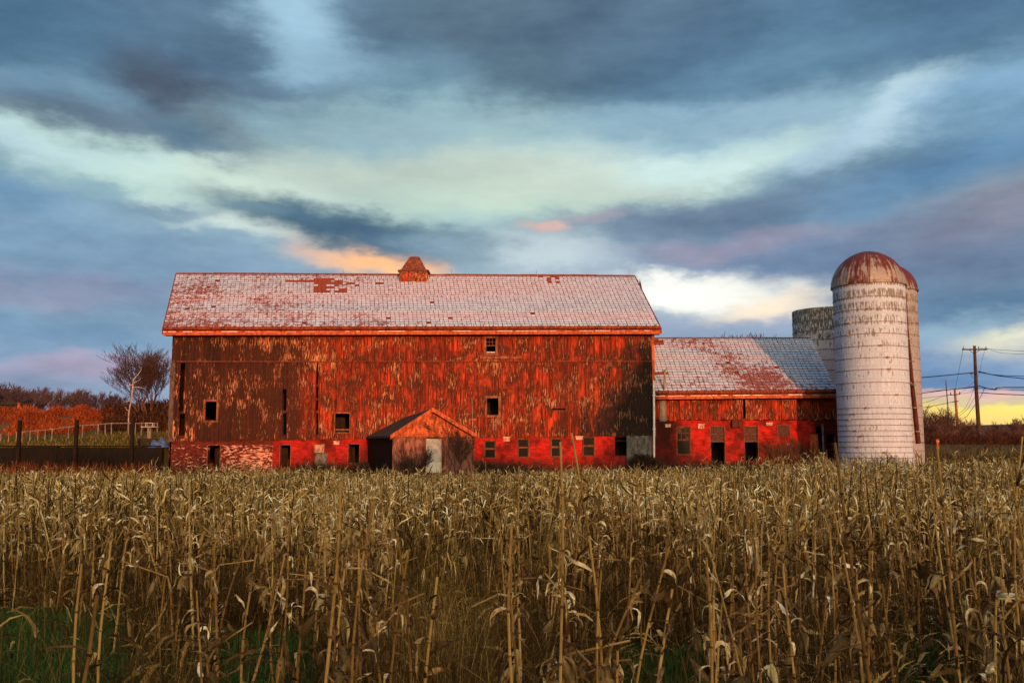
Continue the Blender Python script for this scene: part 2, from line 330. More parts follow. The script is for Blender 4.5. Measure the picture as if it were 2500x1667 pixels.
def f_silo(top, tint):
    def fn(g, b):
        p, x, y, z = g.obj()
        ang = g.m('ARCTAN2', y, x)
        u = g.m('MULTIPLY', ang, 2.05)
        br = g.n('ShaderNodeTexBrick', {'Vector': g.comb(u, z), 'Color1': (1, 1, 1, 1), 'Color2': (.86, .86, .87, 1), 'Mortar': (.62, .62, .63, 1), 'Scale': 1.0, 'Mortar Size': .009, 'Brick Width': .27, 'Row Height': .74}, offset=.5)
        n1 = g.noise(g.comb(g.m('MULTIPLY', u, 10.0), g.m('MULTIPLY', z, 1.7), 1.0), 1.0, 5, .7)
        n2 = g.noise(g.comb(g.m('MULTIPLY', u, 1.0), g.m('MULTIPLY', z, .5), 4.0), 1.0, 4, .6)
        n4 = g.noise(p, 12.0, 4, .7)
        tm = g.mr(z, top-7.0, top-1.5, -.02, .10)
        base = g.mix(1.0, tint, br.outputs[0], 'MULTIPLY')
        base = g.mix(g.mr(n4, .42, .7, 0, .6), base, (.32, .32, .32))
        # grime collects in each course of staves, more in the upper courses
        row = g.m('FRACT', g.m('MULTIPLY', z, 1/.74)); rr = g.m('MULTIPLY', g.mr(row, .06, .2), g.mr(row, .97, .8))
        v = g.m('ADD', g.m('ADD', n1, tm), g.m('MULTIPLY', g.m('SUBTRACT', n2, .5), .25))
        c = g.mix(g.m('MULTIPLY', g.mr(v, .56, .62, 0, .9), rr), base, (.12, .115, .10))
        bump(g, b, g.m('ADD', br.outputs[1], n4), .4, .01)
        return c
    return fn
def f_dome(g, b):
    p, x, y, z = g.obj(); ang = g.m('ARCTAN2', y, x)
    n1 = g.noise(g.comb(g.m('MULTIPLY', ang, 16.0), g.m('MULTIPLY', z, .6), 1.0), 1.0, 5, .7)
    n2 = g.noise(p, .9, 4, .6); n3 = g.noise(p, 7.0, 4, .7)
    v = g.m('ADD', g.m('ADD', g.m('MULTIPLY', n1, .7), g.m('MULTIPLY', n2, .45)), g.mr(z, 11.7, 13.8, -.03, .14))
    c = g.mix(g.mr(v, .53, .60), g.mix(n3, (.10, .09, .085), (.32, .31, .31)), g.mix(n3, (.035, .008, .006), (.14, .022, .011)))
    b.inputs['Metallic'].default_value = .15; b.inputs['Roughness'].default_value = .55
    return c
mat('silo_dome', f_dome, .55, .4)
mat('silo_paint', f_silo(12.6, (.38, .52, .74, 1)), .8, .25)
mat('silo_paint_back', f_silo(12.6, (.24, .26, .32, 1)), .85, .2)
def f_oldsilo(g, b):
    p, x, y, z = g.obj(); ang = g.m('ARCTAN2', y, x); u = g.m('MULTIPLY', ang, 2.3)
    n1 = g.noise(g.comb(g.m('MULTIPLY', u, 12.0), g.m('MULTIPLY', z, 2.0), 1.0), 1.0, 5, .7); n4 = g.noise(p, 6.0, 4, .7)
    v = g.m('ADD', n1, g.mr(z, 7.0, 11.5, -.08, .14))
    c = g.mix(g.mr(v, .56, .61), g.mix(n4, (.46, .47, .50), (.78, .80, .84)), g.mix(n4, (.07, .07, .07), (.20, .20, .20)))
    bump(g, b, n1, .5, .02); return c
mat('old_silo', f_oldsilo)
mat('hoop', f_board((.05, .035, .03), (.28, .24, .23), 2))
mat('chute', f_board((.02, .008, .006), (.09, .02, .012)))
def f_ground(g, b):
    p, x, y, z = g.pos()
    n1 = g.noise(p, .55, 5, .6); n2 = g.noise(p, 7.0, 6, .7); n3 = g.noise(p, 30.0, 4, .7)
    soil = g.mix(n3, (.012, .009, .005), (.06, .04, .018))
    gr = g.mix(n2, (.008, .022, .006), (.03, .075, .018))
    c = g.mix(g.mr(g.m('ADD', n1, g.m('MULTIPLY', g.m('SUBTRACT', n2, .5), .4)), .44, .56), soil, gr)
    far = g.mr(y, 46, 56); c = g.mix(far, c, g.mix(n1, (.10, .06, .03), (.07, .085, .025)))
    lawn = g.m('MULTIPLY', g.mr(y, 60, 64), g.mr(x, -18, -26)); c = g.mix(g.m('MULTIPLY', lawn, g.mr(y, 88, 80)), c, g.mix(n2, (.02, .03, .008), (.05, .08, .018)))
    fh = g.mr(y, 85, 130); c = g.mix(fh, c, g.mix(n1, (.05, .03, .03), (.10, .06, .05)))
    bump(g, b, n2, .6, .05); return c
mat('ground', f_ground, .95, .1)
def f_corn(ramp, objrand=False, hang=True):
    def fn(g, b):
        p, x, y, z = g.obj() if objrand else g.pos(); t = g.attr('tone')
        if objrand:
            r = g.n('ShaderNodeObjectInfo').outputs['Random']; t = g.m('ADD', g.m('MULTIPLY', t, .75), g.m('MULTIPLY', r, .25))
        n = g.noise(p, 22.0, 4, .7); n2 = g.noise(g.comb(g.m('MULTIPLY', x, 120), g.m('MULTIPLY', y, 120), g.m('MULTIPLY', z, 6)), 1.0, 3, .6)
        c = g.ramp(g.m('ADD', t, g.m('MULTIPLY', g.m('SUBTRACT', n, .5), .5)), ramp)
        c = g.mix(g.mr(n2, .5, .8, 0, .4), c, (.16, .09, .035))
        return c
    return fn
STEM = [(0, (.03, .012, .005)), (.25, (.10, .045, .014)), (.5, (.25, .130, .036)), (.8, (.46, .28, .090)), (1, (.54, .42, .18))]
LEAF = [(0, (.010, .005, .003)), (.35, (.04, .019, .008)), (.6, (.14, .072, .026)), (.82, (.42, .28, .12)), (1, (.88, .78, .56))]
mat('corn_stem', f_corn(STEM, True), .75, .2); mat('corn_leaf', f_corn(LEAF, True), .8, .15)
HUSK = [(0, (.02, .011, .005)), (.4, (.10, .058, .02)), (.8, (.36, .25, .10)), (1, (.62, .52, .28))]
mat('corn_husk', f_corn(HUSK, True), .75, .2)
mat('corn_far', f_corn([(0, (.014, .007, .003)), (.25, (.06, .031, .010)), (.47, (.27, .160, .045)), (.7, (.54, .36, .12)), (.9, (.78, .60, .29)), (1, (.90, .80, .55))]), .8, .15)
def f_cob(g, b):
    p, x, y, z = g.obj(); v = g.n('ShaderNodeTexVoronoi', {'Vector': p, 'Scale': 130.0}).outputs['Distance']
    bump(g, b, v, .8, .004); return g.mix(g.mr(v, .1, .6), (.75, .28, .04), (.35, .09, .015))
mat('cob', f_cob, .5, .4)
mat('weed', f_corn([(0, (.016, .009, .004)), (.3, (.055, .030, .010)), (.6, (.16, .092, .026)), (.85, (.38, .25, .07)), (1, (.58, .44, .17))]), .9, .1)
mat('grass', f_corn([(0, (.008, .022, .005)), (.45, (.018, .065, .014)), (.8, (.05, .13, .025)), (1, (.14, .17, .05))]), .8, .15)
mat('lawn_grass', f_corn([(0, (.015, .014, .006)), (.45, (.035, .05, .012)), (.8, (.09, .09, .03)), (1, (.24, .16, .07))]), .9, .1)
mat('dark_grass', f_corn([(0, (.01, .012, .006)), (.5, (.02, .032, .012)), (.8, (.06, .045, .02)), (1, (.14, .09, .04))]), .9, .1)
mat('straw_grass', f_corn([(0, (.06, .05, .015)), (.35, (.16, .15, .04)), (.65, (.26, .25, .07)), (1, (.50, .42, .18))]), .9, .1)
mat('red_brush', f_corn([(0, (.04, .009, .004)), (.35, (.14, .028, .008)), (.7, (.26, .055, .015)), (1, (.42, .12, .04))]), .9, .1)
mat('dull_brush', f_corn([(0, (.015, .008, .006)), (.5, (.06, .022, .014)), (1, (.14, .05, .03))]), .9, .1)
mat('brown_brush', f_corn([(0, (.010, .007, .005)), (.5, (.03, .014, .009)), (1, (.07, .03, .018))]), .9, .1)  # colours darkened so the undergrowth reads as unlit
mat('bark', f_board((.04, .022, .018), (.13, .07, .055), 2))
mat('twig', f_board((.035, .022, .024), (.11, .06, .055), 2))
mat('bark_pale', f_board((.14, .12, .11), (.46, .38, .34), 2))
mat('twig_far', f_board((.03, .022, .03), (.075, .05, .065), 1))
mat('vine', f_board((.02, .012, .010), (.08, .045, .03), 2))
mat('needles', f_board((.01, .02, .008), (.03, .05, .02), 2))
def f_door(g, b):
    p, x, y, z = g.pos(); n = g.noise(p, 2.2, 6, .7); n2 = g.noise(p, 16, 4, .7)
    c = g.mix(g.mr(n, .35, .7), (.22, .26, .29), (.48, .48, .47))
    c = g.mix(g.mr(n2, .6, .7, 0, .6), c, (.10, .08, .07)); bump(g, b, n2, .3, .01); return c
mat('door_grey', f_door)
mat('door_panel', f_board((.48, .47, .46), (.68, .66, .64), 1))
mat('plaster', f_board((.03, .010, .008), (.30, .13, .10), 1.2))
mat('clapboard', f_board((.10, .018, .010), (.62, .16, .06), 1.4))
mat('porch_roof', f_board((.012, .012, .014), (.05, .045, .045)))

# ------------------------------------------------------------------ terrain
def ss(a, b, x):
    t = np.clip((x-a)/(b-a), 0, 1); return t*t*(3-2*t)
def hgt(x, y):
    x = np.asarray(x, float); y = np.asarray(y, float)
    z = 0.05*np.sin(x*.7+1)*np.sin(y*.5)
    left = ss(-20.6, -21.3, x); right = ss(24, 29, x); back = ss(74, 82, y)
    z = z + left*(2.05*ss(56.3, 57.0, y) + .8*ss(-41, -31, x)*ss(62, 75, y) + 3.6*ss(74, 100, y))
    z = z + right*2.3*ss(57, 74, y) + (1-left)*(1-right)*2.2*back
    far = ss(160, 420, y)
    z = z*(1-far) + far*(6.9+ ss(120, 215, x)*4.5 + ss(-50, -200, x)*4)
    dip = 1.6*ss(27, 18, x)
    behind = ss(-25, -100, y)
    z = z + behind*(17.9-dip+.5*np.sin(x*.31)+.35*np.sin(x*.83+1)+.25*np.sin(x*1.9))  # unseen rise behind the viewpoint, shaped to throw shade over the field
    return z
xs = np.concatenate([np.linspace(-1500, -80, 16), np.linspace(-76, -22, 28), np.array([-21.4, -21.3, -20.6, -20.5]), np.linspace(-19, 60, 60), np.linspace(64, 260, 26), np.linspace(300, 1500, 12)])
ys = np.concatenate([np.linspace(-900, -130, 8), np.linspace(-110, -20, 22), np.linspace(-16, 55, 50), np.array([56.28, 56.6, 57.0, 57.5]), np.linspace(59, 110, 34), np.linspace(115, 430, 30), np.linspace(500, 3000, 10)])
X, Y = np.meshgrid(xs, ys); Z = hgt(X, Y); nx, ny = len(xs), len(ys)
gv = np.stack([X.ravel(), Y.ravel(), Z.ravel()], 1)
ii, jj = np.meshgrid(np.arange(nx-1), np.arange(ny-1)); q = (jj*nx+ii).ravel()
mk('ground', gv, np.stack([q, q+1, q+1+nx, q+nx], 1), MAT['ground'], kind='structure', smooth=True)

# ------------------------------------------------------------------ big barn
D = 57.0
def XZ(px, py, Y=D): p = at(px, py, Y); return p.x, p.z
rng = random.Random(7)
def sidewall(mb, x0, x1, z0f, z1, y, holes, bw=.23, th=.03, toneset=None, rag=0.0):
    """vertical boards cut round the openings; z0f is a bottom function of x"""
    xsb = [x0]; x = x0
    while x < x1-bw*.6:
        x += bw*rng.uniform(.8, 1.2); xsb.append(min(x, x1))
    if xsb[-1] < x1: xsb.append(x1)
    cuts = sorted(set(xsb+[h[0] for h in holes if x0 < h[0] < x1]+[h[1] for h in holes if x0 < h[1] < x1]))
    ti = {}
    for a, b_ in zip(cuts[:-1], cuts[1:]):
        if b_-a < .004: continue
        m = (a+b_)/2; k = sum(1 for v in xsb if v <= m)
        if k not in ti: ti[k] = (rng.random(), rng.uniform(-.008, .008), rng.uniform(0, rag))
        tone, off, rg = ti[k]
        segs = [(z0f(m)+rg, z1)]
        for h in holes:
            if h[0] < m < h[1]:
                ns = []
                for s0, s1 in segs:
                    if h[3] <= s0 or h[2] >= s1: ns.append((s0, s1)); continue
                    if h[2] > s0: ns.append((s0, h[2]))
                    if h[3] < s1: ns.append((h[3], s1))
                segs = ns
        for s0, s1 in segs:
            if s1-s0 > .02: mb.box(a+.004, b_-.004, y-th+off, y+off+.03, s0, s1, tone)
def H(x0, y0, x1, y1, Y=D):
    a = at(x0, y1, Y); b_ = at(x1, y0, Y); return (a.x, b_.x, a.z, b_.z)
def frame(parent, h, y, w=.11, mat_='trim_frame', name='window_frame', depth=.06, top=True):
    x0, x1, z0, z1 = h; m = MB()
    m.box(x0-w, x0, y-depth, y+.05, z0-w, z1+w); m.box(x1, x1+w, y-depth, y+.05, z0-w, z1+w)
    m.box(x0, x1, y-depth, y+.05, z1, z1+w); m.box(x0, x1, y-depth-.02, y+.05, z0-w, z0)
    return m.build(name, MAT[mat_], parent)
barn = thing('barn', 'huge long red barn with peeling boards, brick base and cupola on its frosted roof', 'barn', (-6, D, 0))
XL, XR = at(419, 900, D).x, at(1597, 900, D).x
zb = lambda x: XZ(1000, 1078-(x-XL)/(XR-XL)*14)[1]
ZMID = XZ(1000, 881)[1]; ZT = XZ(1000, 812)[1]
hu = [H(1187, 826, 1210, 863)]
hl = [H(501, 980, 530, 1026), H(437, 886, 452, 1004), H(437, 1009, 452, 1071), H(689, 950, 700, 1002), H(689, 1008, 700, 1062), H(772, 886, 777, 938), H(772, 944, 777, 972), H(772, 976, 777, 1002),
      H(772, 1008, 777, 1062), H(818, 1009, 854, 1055), H(820, 962, 822, 1000), H(1189, 972, 1217, 1013), H(1348, 997, 1380, 1000)]
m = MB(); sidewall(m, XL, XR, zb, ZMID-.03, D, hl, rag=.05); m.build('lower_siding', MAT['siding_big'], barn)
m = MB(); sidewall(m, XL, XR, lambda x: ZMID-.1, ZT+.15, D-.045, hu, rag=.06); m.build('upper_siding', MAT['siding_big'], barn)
m = MB(); m.box(XL, XR, D-.125, D-.08, ZMID-.07, ZMID-.02); m.build('belt_board', MAT['rake_board'], barn)
# brick base with openings
def brickwall(parent, x0, x1, z0, z1, y, holes, thick=.35, name='brick_base', mt='brick'):
    mb = MB(); cx = sorted(set([x0, x1]+[v for h in holes for v in h[:2]]))
    for a, b_ in zip(cx[:-1], cx[1:]):
        mm = (a+b_)/2; segs = [(z0, z1)]
        for h in holes:
            if h[0] < mm < h[1]:
                ns = []
                for s0, s1 in segs:
                    if h[3] <= s0 or h[2] >= s1: ns.append((s0, s1)); continue
                    if h[2] > s0: ns.append((s0, h[2]))
                    if h[3] < s1: ns.append((h[3], s1))
                segs = ns
        for s0, s1 in segs: mb.box(a, b_, y, y+thick, s0, s1)
    return mb.build(name, MAT[mt], parent)
YB = D+.03
b_doors = [H(505, 1087, 537, 1160), H(683, 1086, 709, 1140), H(850, 1084, 877, 1130), H(903, 1082, 935, 1160), H(1502, 1066, 1531, 1112)]
b_vent = [H(768, 1085, 791, 1104)]
b_wins = [H(1183, 1076, 1209, 1116), H(1265, 1072, 1290, 1114), H(1346, 1071, 1370, 1113), H(1424, 1067, 1450, 1111)]
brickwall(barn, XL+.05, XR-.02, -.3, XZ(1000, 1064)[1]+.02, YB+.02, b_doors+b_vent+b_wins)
def arch(parent, h, y, rise=.16, th=.13):
    x0, x1, z0, z1 = h; cx = (x0+x1)/2; w = (x1-x0)/2+.08; mb = MB(); n = 8
    for i in range(n):
        a0 = -1+2*i/n; a1 = -1+2*(i+1)/n; f0 = rise*(1-a0*a0); f1 = rise*(1-a1*a1)
        mb.hexa([(cx+w*a0, y-.025, z1+f0), (cx+w*a1, y-.025, z1+f1), (cx+w*a1, y+.1, z1+f1), (cx+w*a0, y+.1, z1+f0),
                 (cx+w*a0, y-.025, z1+f0+th), (cx+w*a1, y-.025, z1+f1+th), (cx+w*a1, y+.1, z1+f1+th), (cx+w*a0, y+.1, z1+f0+th)])
    # dark wooden infill under the arch
    return mb.build('brick_arch', MAT['brick'], parent)
def sashwin(parent, h, y, glass=True, bars=0, lower=True):
    fr = frame(parent, h, y+.06, w=.06, mat_='sash', name='window', depth=.05)
    x0, x1, z0, z1 = h; zm = z0+(z1-z0)*.54; s = MB()
    s.box(x0, x1, y+.05, y+.12, zm-.035, zm+.035)
    for (a, b_) in ((zm+.035, z1),)+(((z0, zm-.035),) if lower else ()):
        s.box(x0, x0+.04, y+.07, y+.11, a, b_); s.box(x1-.04, x1, y+.07, y+.11, a, b_)
        s.box(x0+.04, x1-.04, y+.07, y+.11, b_-.04, b_)
        if bars and a > z0+.01:
            for k in range(1, bars): xx = x0+(x1-x0)*k/bars; s.box(xx-.018, xx+.018, y+.075, y+.105, a, b_-.04)
            zz = (a+b_)/2; s.box(x0+.04, x1-.04, y+.08, y+.10, zz-.015, zz+.015)
    s.build('sash', MAT['sash'], fr)
    if glass:
        p = MB(); p.box(x0+.04, x1-.04, y+.09, y+.096, zm+.035, z1-.04)
        if lower: p.box(x0+.04, x1-.04, y+.09, y+.096, z0, zm-.075)
        p.build('pane', MAT['dusty_glass'], fr)
    return fr
for k, h in enumerate(b_wins): sashwin(barn, h, YB-.01); arch(barn, h, YB)
for k, h in enumerate(b_doors[:4]):
    frame(barn, h, YB+.02, w=.05, mat_='trim_frame', name='door_frame', depth=.03)
    if k in (1, 2): arch(barn, h, YB)
m = MB(); h = b_vent[0]
for k in range(6): z = h[2]+(h[3]-h[2])*(k+.5)/6; m.hexa([(h[0], YB-.02, z-.045), (h[1], YB-.02, z-.045), (h[1], YB+.0, z-.045), (h[0], YB+.0, z-.045), (h[0], YB+.05, z+.03), (h[1], YB+.05, z+.03), (h[1], YB+.07, z+.03), (h[0], YB+.07, z+.03)])
m.build('louvre_vent', MAT['white_block'], barn); frame(barn, h, YB+.02, w=.05, name='vent_frame', mat_='trim_frame')
for (a, b_, c_, d) in ((1229, 1068, 1244, 1077), (815, 1078, 828, 1085), (1406, 1066, 1422, 1073)):
    h = H(a, b_, c_, d); mb = MB(); mb.box(h[0], h[1], YB-.05, YB+.04, h[2], h[3]); mb.box(h[0]-.04, h[1]+.05, YB-.07, YB+.03, h[3], h[3]+.05); mb.build('vent_block', MAT['white_block'], barn)
h = H(1531, 1060, 1592, 1165); mb = MB(); mb.box(h[0], h[1], YB-.04, YB+.04, -.2, h[3]); mb.build('concrete_patch', MAT['concrete'], barn)
h = H(768, 1106, 800, 1150); mb = MB(); mb.box(h[0], h[1], YB-.02, YB+.03, -.2, h[3]); mb.build('cement_patch', MAT['concrete'], barn)
# window frames in boards
frame(barn, hl[0], D-.02, .12); frame(barn, hl[9], D-.02, .07); frame(barn, hl[11], D-.02, .14)
fr = frame(barn, hu[0], D-.07, .13); x0, x1, z0, z1 = hu[0]; s = MB(); zm = z0+(z1-z0)*.52
s.box(x0, x1, D-.02, D+.04, zm-.03, zm+.03)
for k in (1, 2): xx = x0+(x1-x0)*k/3; s.box(xx-.02, xx+.02, D-.01, D+.03, zm+.03, z1)
s.box(x0, x1, D-.005, D+.025, (zm+z1)/2-.02, (zm+z1)/2+.02); s.box(x0, x1, D-.06, D+.08, z0, z0+.05)
s.build('sash', MAT['sash'], fr); s = MB(); s.box(x0+.02, x1-.02, D-.055, D+.06, z0+.05, z0+.10); s.build('frosted_sill', MAT['frost'], fr)
h = H(1172, 870, 1273, 876); mb = MB(); mb.box(h[0], h[1], D-.13, D-.08, h[2], h[3]); mb.build('ledge_board', MAT['trim_frame'], barn)
# cross rails behind slots, inner door bars
mb = MB(); h = hl[9]; mb.box(h[0], h[1], D+.04, D+.1, h[2]+.12, h[2]+.2); mb.box(h[0]+.9, h[1]+.2, D-.12, D-.06, h[2]+.25, h[2]+.31); mb.build('door_rail', MAT['trim_frame'], barn)
# frieze under eave, corner boards
mb = MB(); mb.box(XL-.05, XR+.02, D-.12, D-.08, ZT-.02, ZT+.22); mb.build('frieze_board', MAT['rake_board'], barn)
mb = MB(); mb.box(XL-.06, XL+.22, D-.06, D-.032, zb(XL), ZMID-.1); mb.build('corner_board', MAT['dark_grey_wood'], barn); mb = MB(); mb.box(XR-.14, XR+.03, D-.10, D-.085, zb(XR), ZT-.03); mb.build('corner_board', MAT['trim_orange'], barn)
# gable, back and inner walls
RD = 62.6; BD = 68.2
rl, rr = at(431, 669, RD), at(1549, 675, RD); ll, lr = at(398, 806, 56.35), at(1613, 803, 56.35)
def gable(x, th, nm):
    mb = MB()
    for k in range(2):
        pass
    p = [(x, D+.05, -.2), (x+th, D+.05, -.2), (x+th, BD-.1, -.2), (x, BD-.1, -.2), (x, D+.05, ZT), (x+th, D+.05, ZT), (x+th, BD-.1, ZT), (x, BD-.1, ZT)]
    mb.hexa(p); zr = (rl.z+rr.z)/2-.25
    mb.poly([(x, D+.05, ZT), (x, BD-.1, ZT), (x, RD, zr)]); mb.poly([(x+th, D+.05, ZT), (x+th, BD-.1, ZT), (x+th, RD, zr)])
    return mb.build(nm, MAT['siding_big'], barn)
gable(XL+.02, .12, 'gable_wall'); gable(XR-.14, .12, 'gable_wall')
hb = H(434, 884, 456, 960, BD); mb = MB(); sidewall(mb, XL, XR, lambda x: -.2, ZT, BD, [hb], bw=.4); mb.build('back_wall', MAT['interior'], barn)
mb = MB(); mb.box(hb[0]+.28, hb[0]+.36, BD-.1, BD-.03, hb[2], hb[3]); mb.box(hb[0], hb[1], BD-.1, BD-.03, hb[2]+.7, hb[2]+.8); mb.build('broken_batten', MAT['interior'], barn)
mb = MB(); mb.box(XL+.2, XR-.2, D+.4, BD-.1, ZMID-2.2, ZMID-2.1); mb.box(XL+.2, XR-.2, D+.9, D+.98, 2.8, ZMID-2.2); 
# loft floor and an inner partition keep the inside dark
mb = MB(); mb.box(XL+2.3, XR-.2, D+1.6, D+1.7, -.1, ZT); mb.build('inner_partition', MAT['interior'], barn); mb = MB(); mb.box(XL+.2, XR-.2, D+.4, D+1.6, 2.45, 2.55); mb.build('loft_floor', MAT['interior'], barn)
# roof of slates
def slate_roof(parent, eL, eR, rL, rR, nrow, sw, mt, miss, seed, back_y, back_z, prefix=''):
    r = random.Random(seed); eL, eR, rL, rR = map(Vector, (eL, eR, rL, rR))
    nrm = (eR-eL).cross(rL-eL).normalized()
    if nrm.z < 0: nrm = -nrm
    bd = MB(); th = .06
    def slab(a, b_, c_, d, n, t): bd.hexa([a-n*t, b_-n*t, c_-n*t, d-n*t, a, b_, c_, d])
    slab(eL, eR, rR, rL, nrm, th)
    bl, br_ = Vector((eL.x, back_y, back_z)), Vector((eR.x, back_y, back_z)); n2 = Vector((0, -nrm.y, nrm.z)).normalized()
    slab(rL, rR, br_, bl, n2, th)
    bd.build('roof_deck', MAT['slate_bed'], parent)
    sl_ = MB()
    for j in range(nrow):
        v0 = j/nrow; v1 = min(1.0, (j+1)/nrow+.25/nrow)
        a = eL.lerp(rL, v0); b_ = eR.lerp(rR, v0); c_ = eL.lerp(rL, v1); d = eR.lerp(rR, v1)
        L = (b_-a).length; n = int(L/sw); off = .5*(j % 2)/n+r.uniform(-.3, .3)/n
        wav = r.uniform(-.012, .012)
        for i in range(-1, n):
            u0 = max(0, (i+off)/n+.008/L); u1 = min(1, (i+1+off)/n-r.uniform(.004, .028)/L)
            if u1-u0 < .25/n: continue
            um = (u0+u1)/2; X_ = a.lerp(b_, um).x; st_ = miss(X_, um, v0, r)
            if st_ == 2: continue
            tone = 1.8 if st_ == 1 else min(1.0, r.random()**1.5)
            lift = .055+r.uniform(0, .015); dz = r.uniform(-.03, .06)/nrow
            pa = a.lerp(b_, u0); pb = a.lerp(b_, u1); pc = c_.lerp(d, u1); pd = c_.lerp(d, u0)
            dn = (a-c_)*(-dz)
            pa = pa+dn; pb = pb+dn
            cut = r.uniform(.10, .34) if r.random() < .75 else 0
            # clipped lower corner, thin butt edge
            pe = pb.lerp(pa, cut*.7); pf = pb.lerp(pc, cut*1.1)
            top = [pa+nrm*lift, pe+nrm*lift, pf+nrm*lift*.8, pc+nrm*.012, pd+nrm*.012]
            sl_.poly(top, tone)
            sl_.poly([pa+nrm*.004, pe+nrm*.004, pe+nrm*lift, pa+nrm*lift], 1.8)
            sl_.poly([pe+nrm*.004, pf+nrm*.004, pf+nrm*lift*.8, pe+nrm*lift], 1.8)
    sl_.build('roof_slates', MAT[mt], parent)
    return nrm
def miss_big(x, u, v, r):
    if .235 < u < .41 and (v > .80 and v < .90) and u > .24: 
        if u < .30: return 1 if v < .86 else 0
    if .30 < u < .345 and .60 < v < .92: return 1 if r.random() < .8 else 0
    if .30 < u < .375 and .60 < v < .72: return 1 if r.random() < .85 else 0
    if .345 < u < .41 and .72 < v < .88: return 1 if r.random() < .35 else 0
    if .785 < u < .835 and .82 < v < .97: return 1 if r.random() < .3 else 0
    if r.random() < .002: return 2
    return 0
slate_roof(barn, ll, lr, rl, rr, 25, .27, 'slate_big', miss_big, 3, BD+.6, ll.z)
# ridge cap, rake boards
mb = MB()
n = 12
for i in range(n):
    a = rl.lerp(rr, i/n); b_ = rl.lerp(rr, (i+1)/n); s = rng.uniform(-.02, .03)
    mb.hexa([a+Vector((0, -.16, -.08)), b_+Vector((0, -.16, -.08)), b_+Vector((0, .16, -.1)), a+Vector((0, .16, -.1)), a+Vector((0, -.05, .09+s)), b_+Vector((0, -.05, .09+s)), b_+Vector((0, .05, .09+s)), a+Vector((0, .05, .09+s))])
mb.build('ridge_cap', MAT['rake_board'], barn)
for (e, r_, sx_) in ((ll, rl, -1), (lr, rr, 1)):
    mb = MB()
    a = Vector(e); b_ = Vector(r_); dx = .06*sx_; w = Vector((0, 0, -.28)); u = Vector((0, -.02, .05))
    mb.hexa([a+w, a+w+Vector((dx, 0, 0)), b_+w+Vector((dx, 0, 0)), b_+w, a+u, a+u+Vector((dx, 0, 0)), b_+u+Vector((dx, 0, 0)), b_+u])
    mb.build('rake_board', MAT['rake_board'], barn)
# gutter: fascia, trough, brackets, frost line
def gutter(parent, A, B, nb, seed):
    r = random.Random(seed); A, B = Vector(A), Vector(B); mb = MB(); n = 26
    for i in range(n):
        a = A.lerp(B, i/n); b_ = A.lerp(B, (i+1)/n); s = r.uniform(-.012, .012)
        mb.tube([a+Vector((0, -.10, .04+s)), b_+Vector((0, -.10, .04+s))], .11, 8)
    gt = mb.build('gutter', MAT['gutter_rust'], parent)
    f = MB(); f.hexa([A+Vector((0, .02, -.34)), B+Vector((0, .02, -.34)), B+Vector((0, .07, -.34)), A+Vector((0, .07, -.34)), A+Vector((0, .02, .02)), B+Vector((0, .02, .02)), B+Vector((0, .07, .02)), A+Vector((0, .07, .02))])
    f.hexa([A+Vector((0, .07, -.34)), B+Vector((0, .07, -.34)), B+Vector((0, .62, -.34)), A+Vector((0, .62, -.34)), A+Vector((0, .07, -.30)), B+Vector((0, .07, -.30)), B+Vector((0, .62, -.30)), A+Vector((0, .62, -.30))])
    f.build('fascia', MAT['trim_orange'], parent)
    for i in range(nb):
        k = MB()
        a = A.lerp(B, (i+.5)/nb)
        k.box(a.x-.03, a.x+.03, a.y-.24, a.y-.19, a.z-.05, a.z+.20); k.box(a.x-.02, a.x+.02, a.y-.19, a.y, a.z+.16, a.z+.2)
        k.build('gutter_bracket', MAT['rake_board'], gt)
    s = MB()
    x = A.x
    while x < B.x-.3:
        L = r.uniform(.2, 1.4); t0 = (x-A.x)/(B.x-A.x); t1 = min(1, (x+L-A.x)/(B.x-A.x)); a = A.lerp(B, t0); b_ = A.lerp(B, t1); hh = r.uniform(.02, .06)
        s.hexa([a+Vector((0, -.03, -.17)), b_+Vector((0, -.03, -.17)), b_+Vector((0, .015, -.17)), a+Vector((0, .015, -.17)), a+Vector((0, -.01, -.17+hh)), b_+Vector((0, -.01, -.17+hh)), b_+Vector((0, .015, -.17+hh)), a+Vector((0, .015, -.17+hh))])
        x += L+r.uniform(.0, .5)
    s.build('frost_line', MAT['frost'], gt)
gutter(barn, (ll.x+.02, ll.y-.02, ll.z+.04), (lr.x-.02, lr.y-.02, lr.z+.04), 52, 5)
# cupola
cu = thing_c = None
cb0, cb1 = at(975, 697, RD-.9), at(1043, 662, RD-.9)
cw = (cb1.x-cb0.x)/2; cxx = (cb0.x+cb1.x)/2; cy0 = RD-.9; cyc = cy0+cw
mb = MB()
nb = 9
for i in range(nb):
    a = cb0.x+2*cw*i/nb; b_ = cb0.x+2*cw*(i+1)/nb
    mb.box(a+.01, b_-.01, cy0-rng.uniform(0, .02), cy0+.05, cb0.z, cb1.z, rng.random()*.6)
mb.box(cb0.x, cb1.x, cy0+.05, cy0+2*cw, cb0.z-.6, cb1.z, .2)
cup = mb.build('cupola', MAT['siding_small'], barn)
mb = MB(); e = .12
tp0, tp1 = at(996, 629, cyc), at(1021, 629, cyc); tw = (tp1.x-tp0.x)/2
mb.box(cb0.x-e, cb1.x+e, cy0-e, cy0+2*cw+e, cb1.z, cb1.z+.06)
pr = [(cw+e*.8, cb1.z+.06), (cw*.88, cb1.z+.16), (cw*.68, cb1.z+.16+(tp0.z-cb1.z)*.35), (cw*.52, cb1.z+(tp0.z-cb1.z)*.72), (tw, tp0.z-.04), (tw*.6, tp0.z+.03), (.02, tp0.z+.05)]
mb.lathe(cxx, cyc, [(r_*1.414, z_) for r_, z_ in pr], 4, .5, math.pi/4, math.pi/4+2*math.pi)
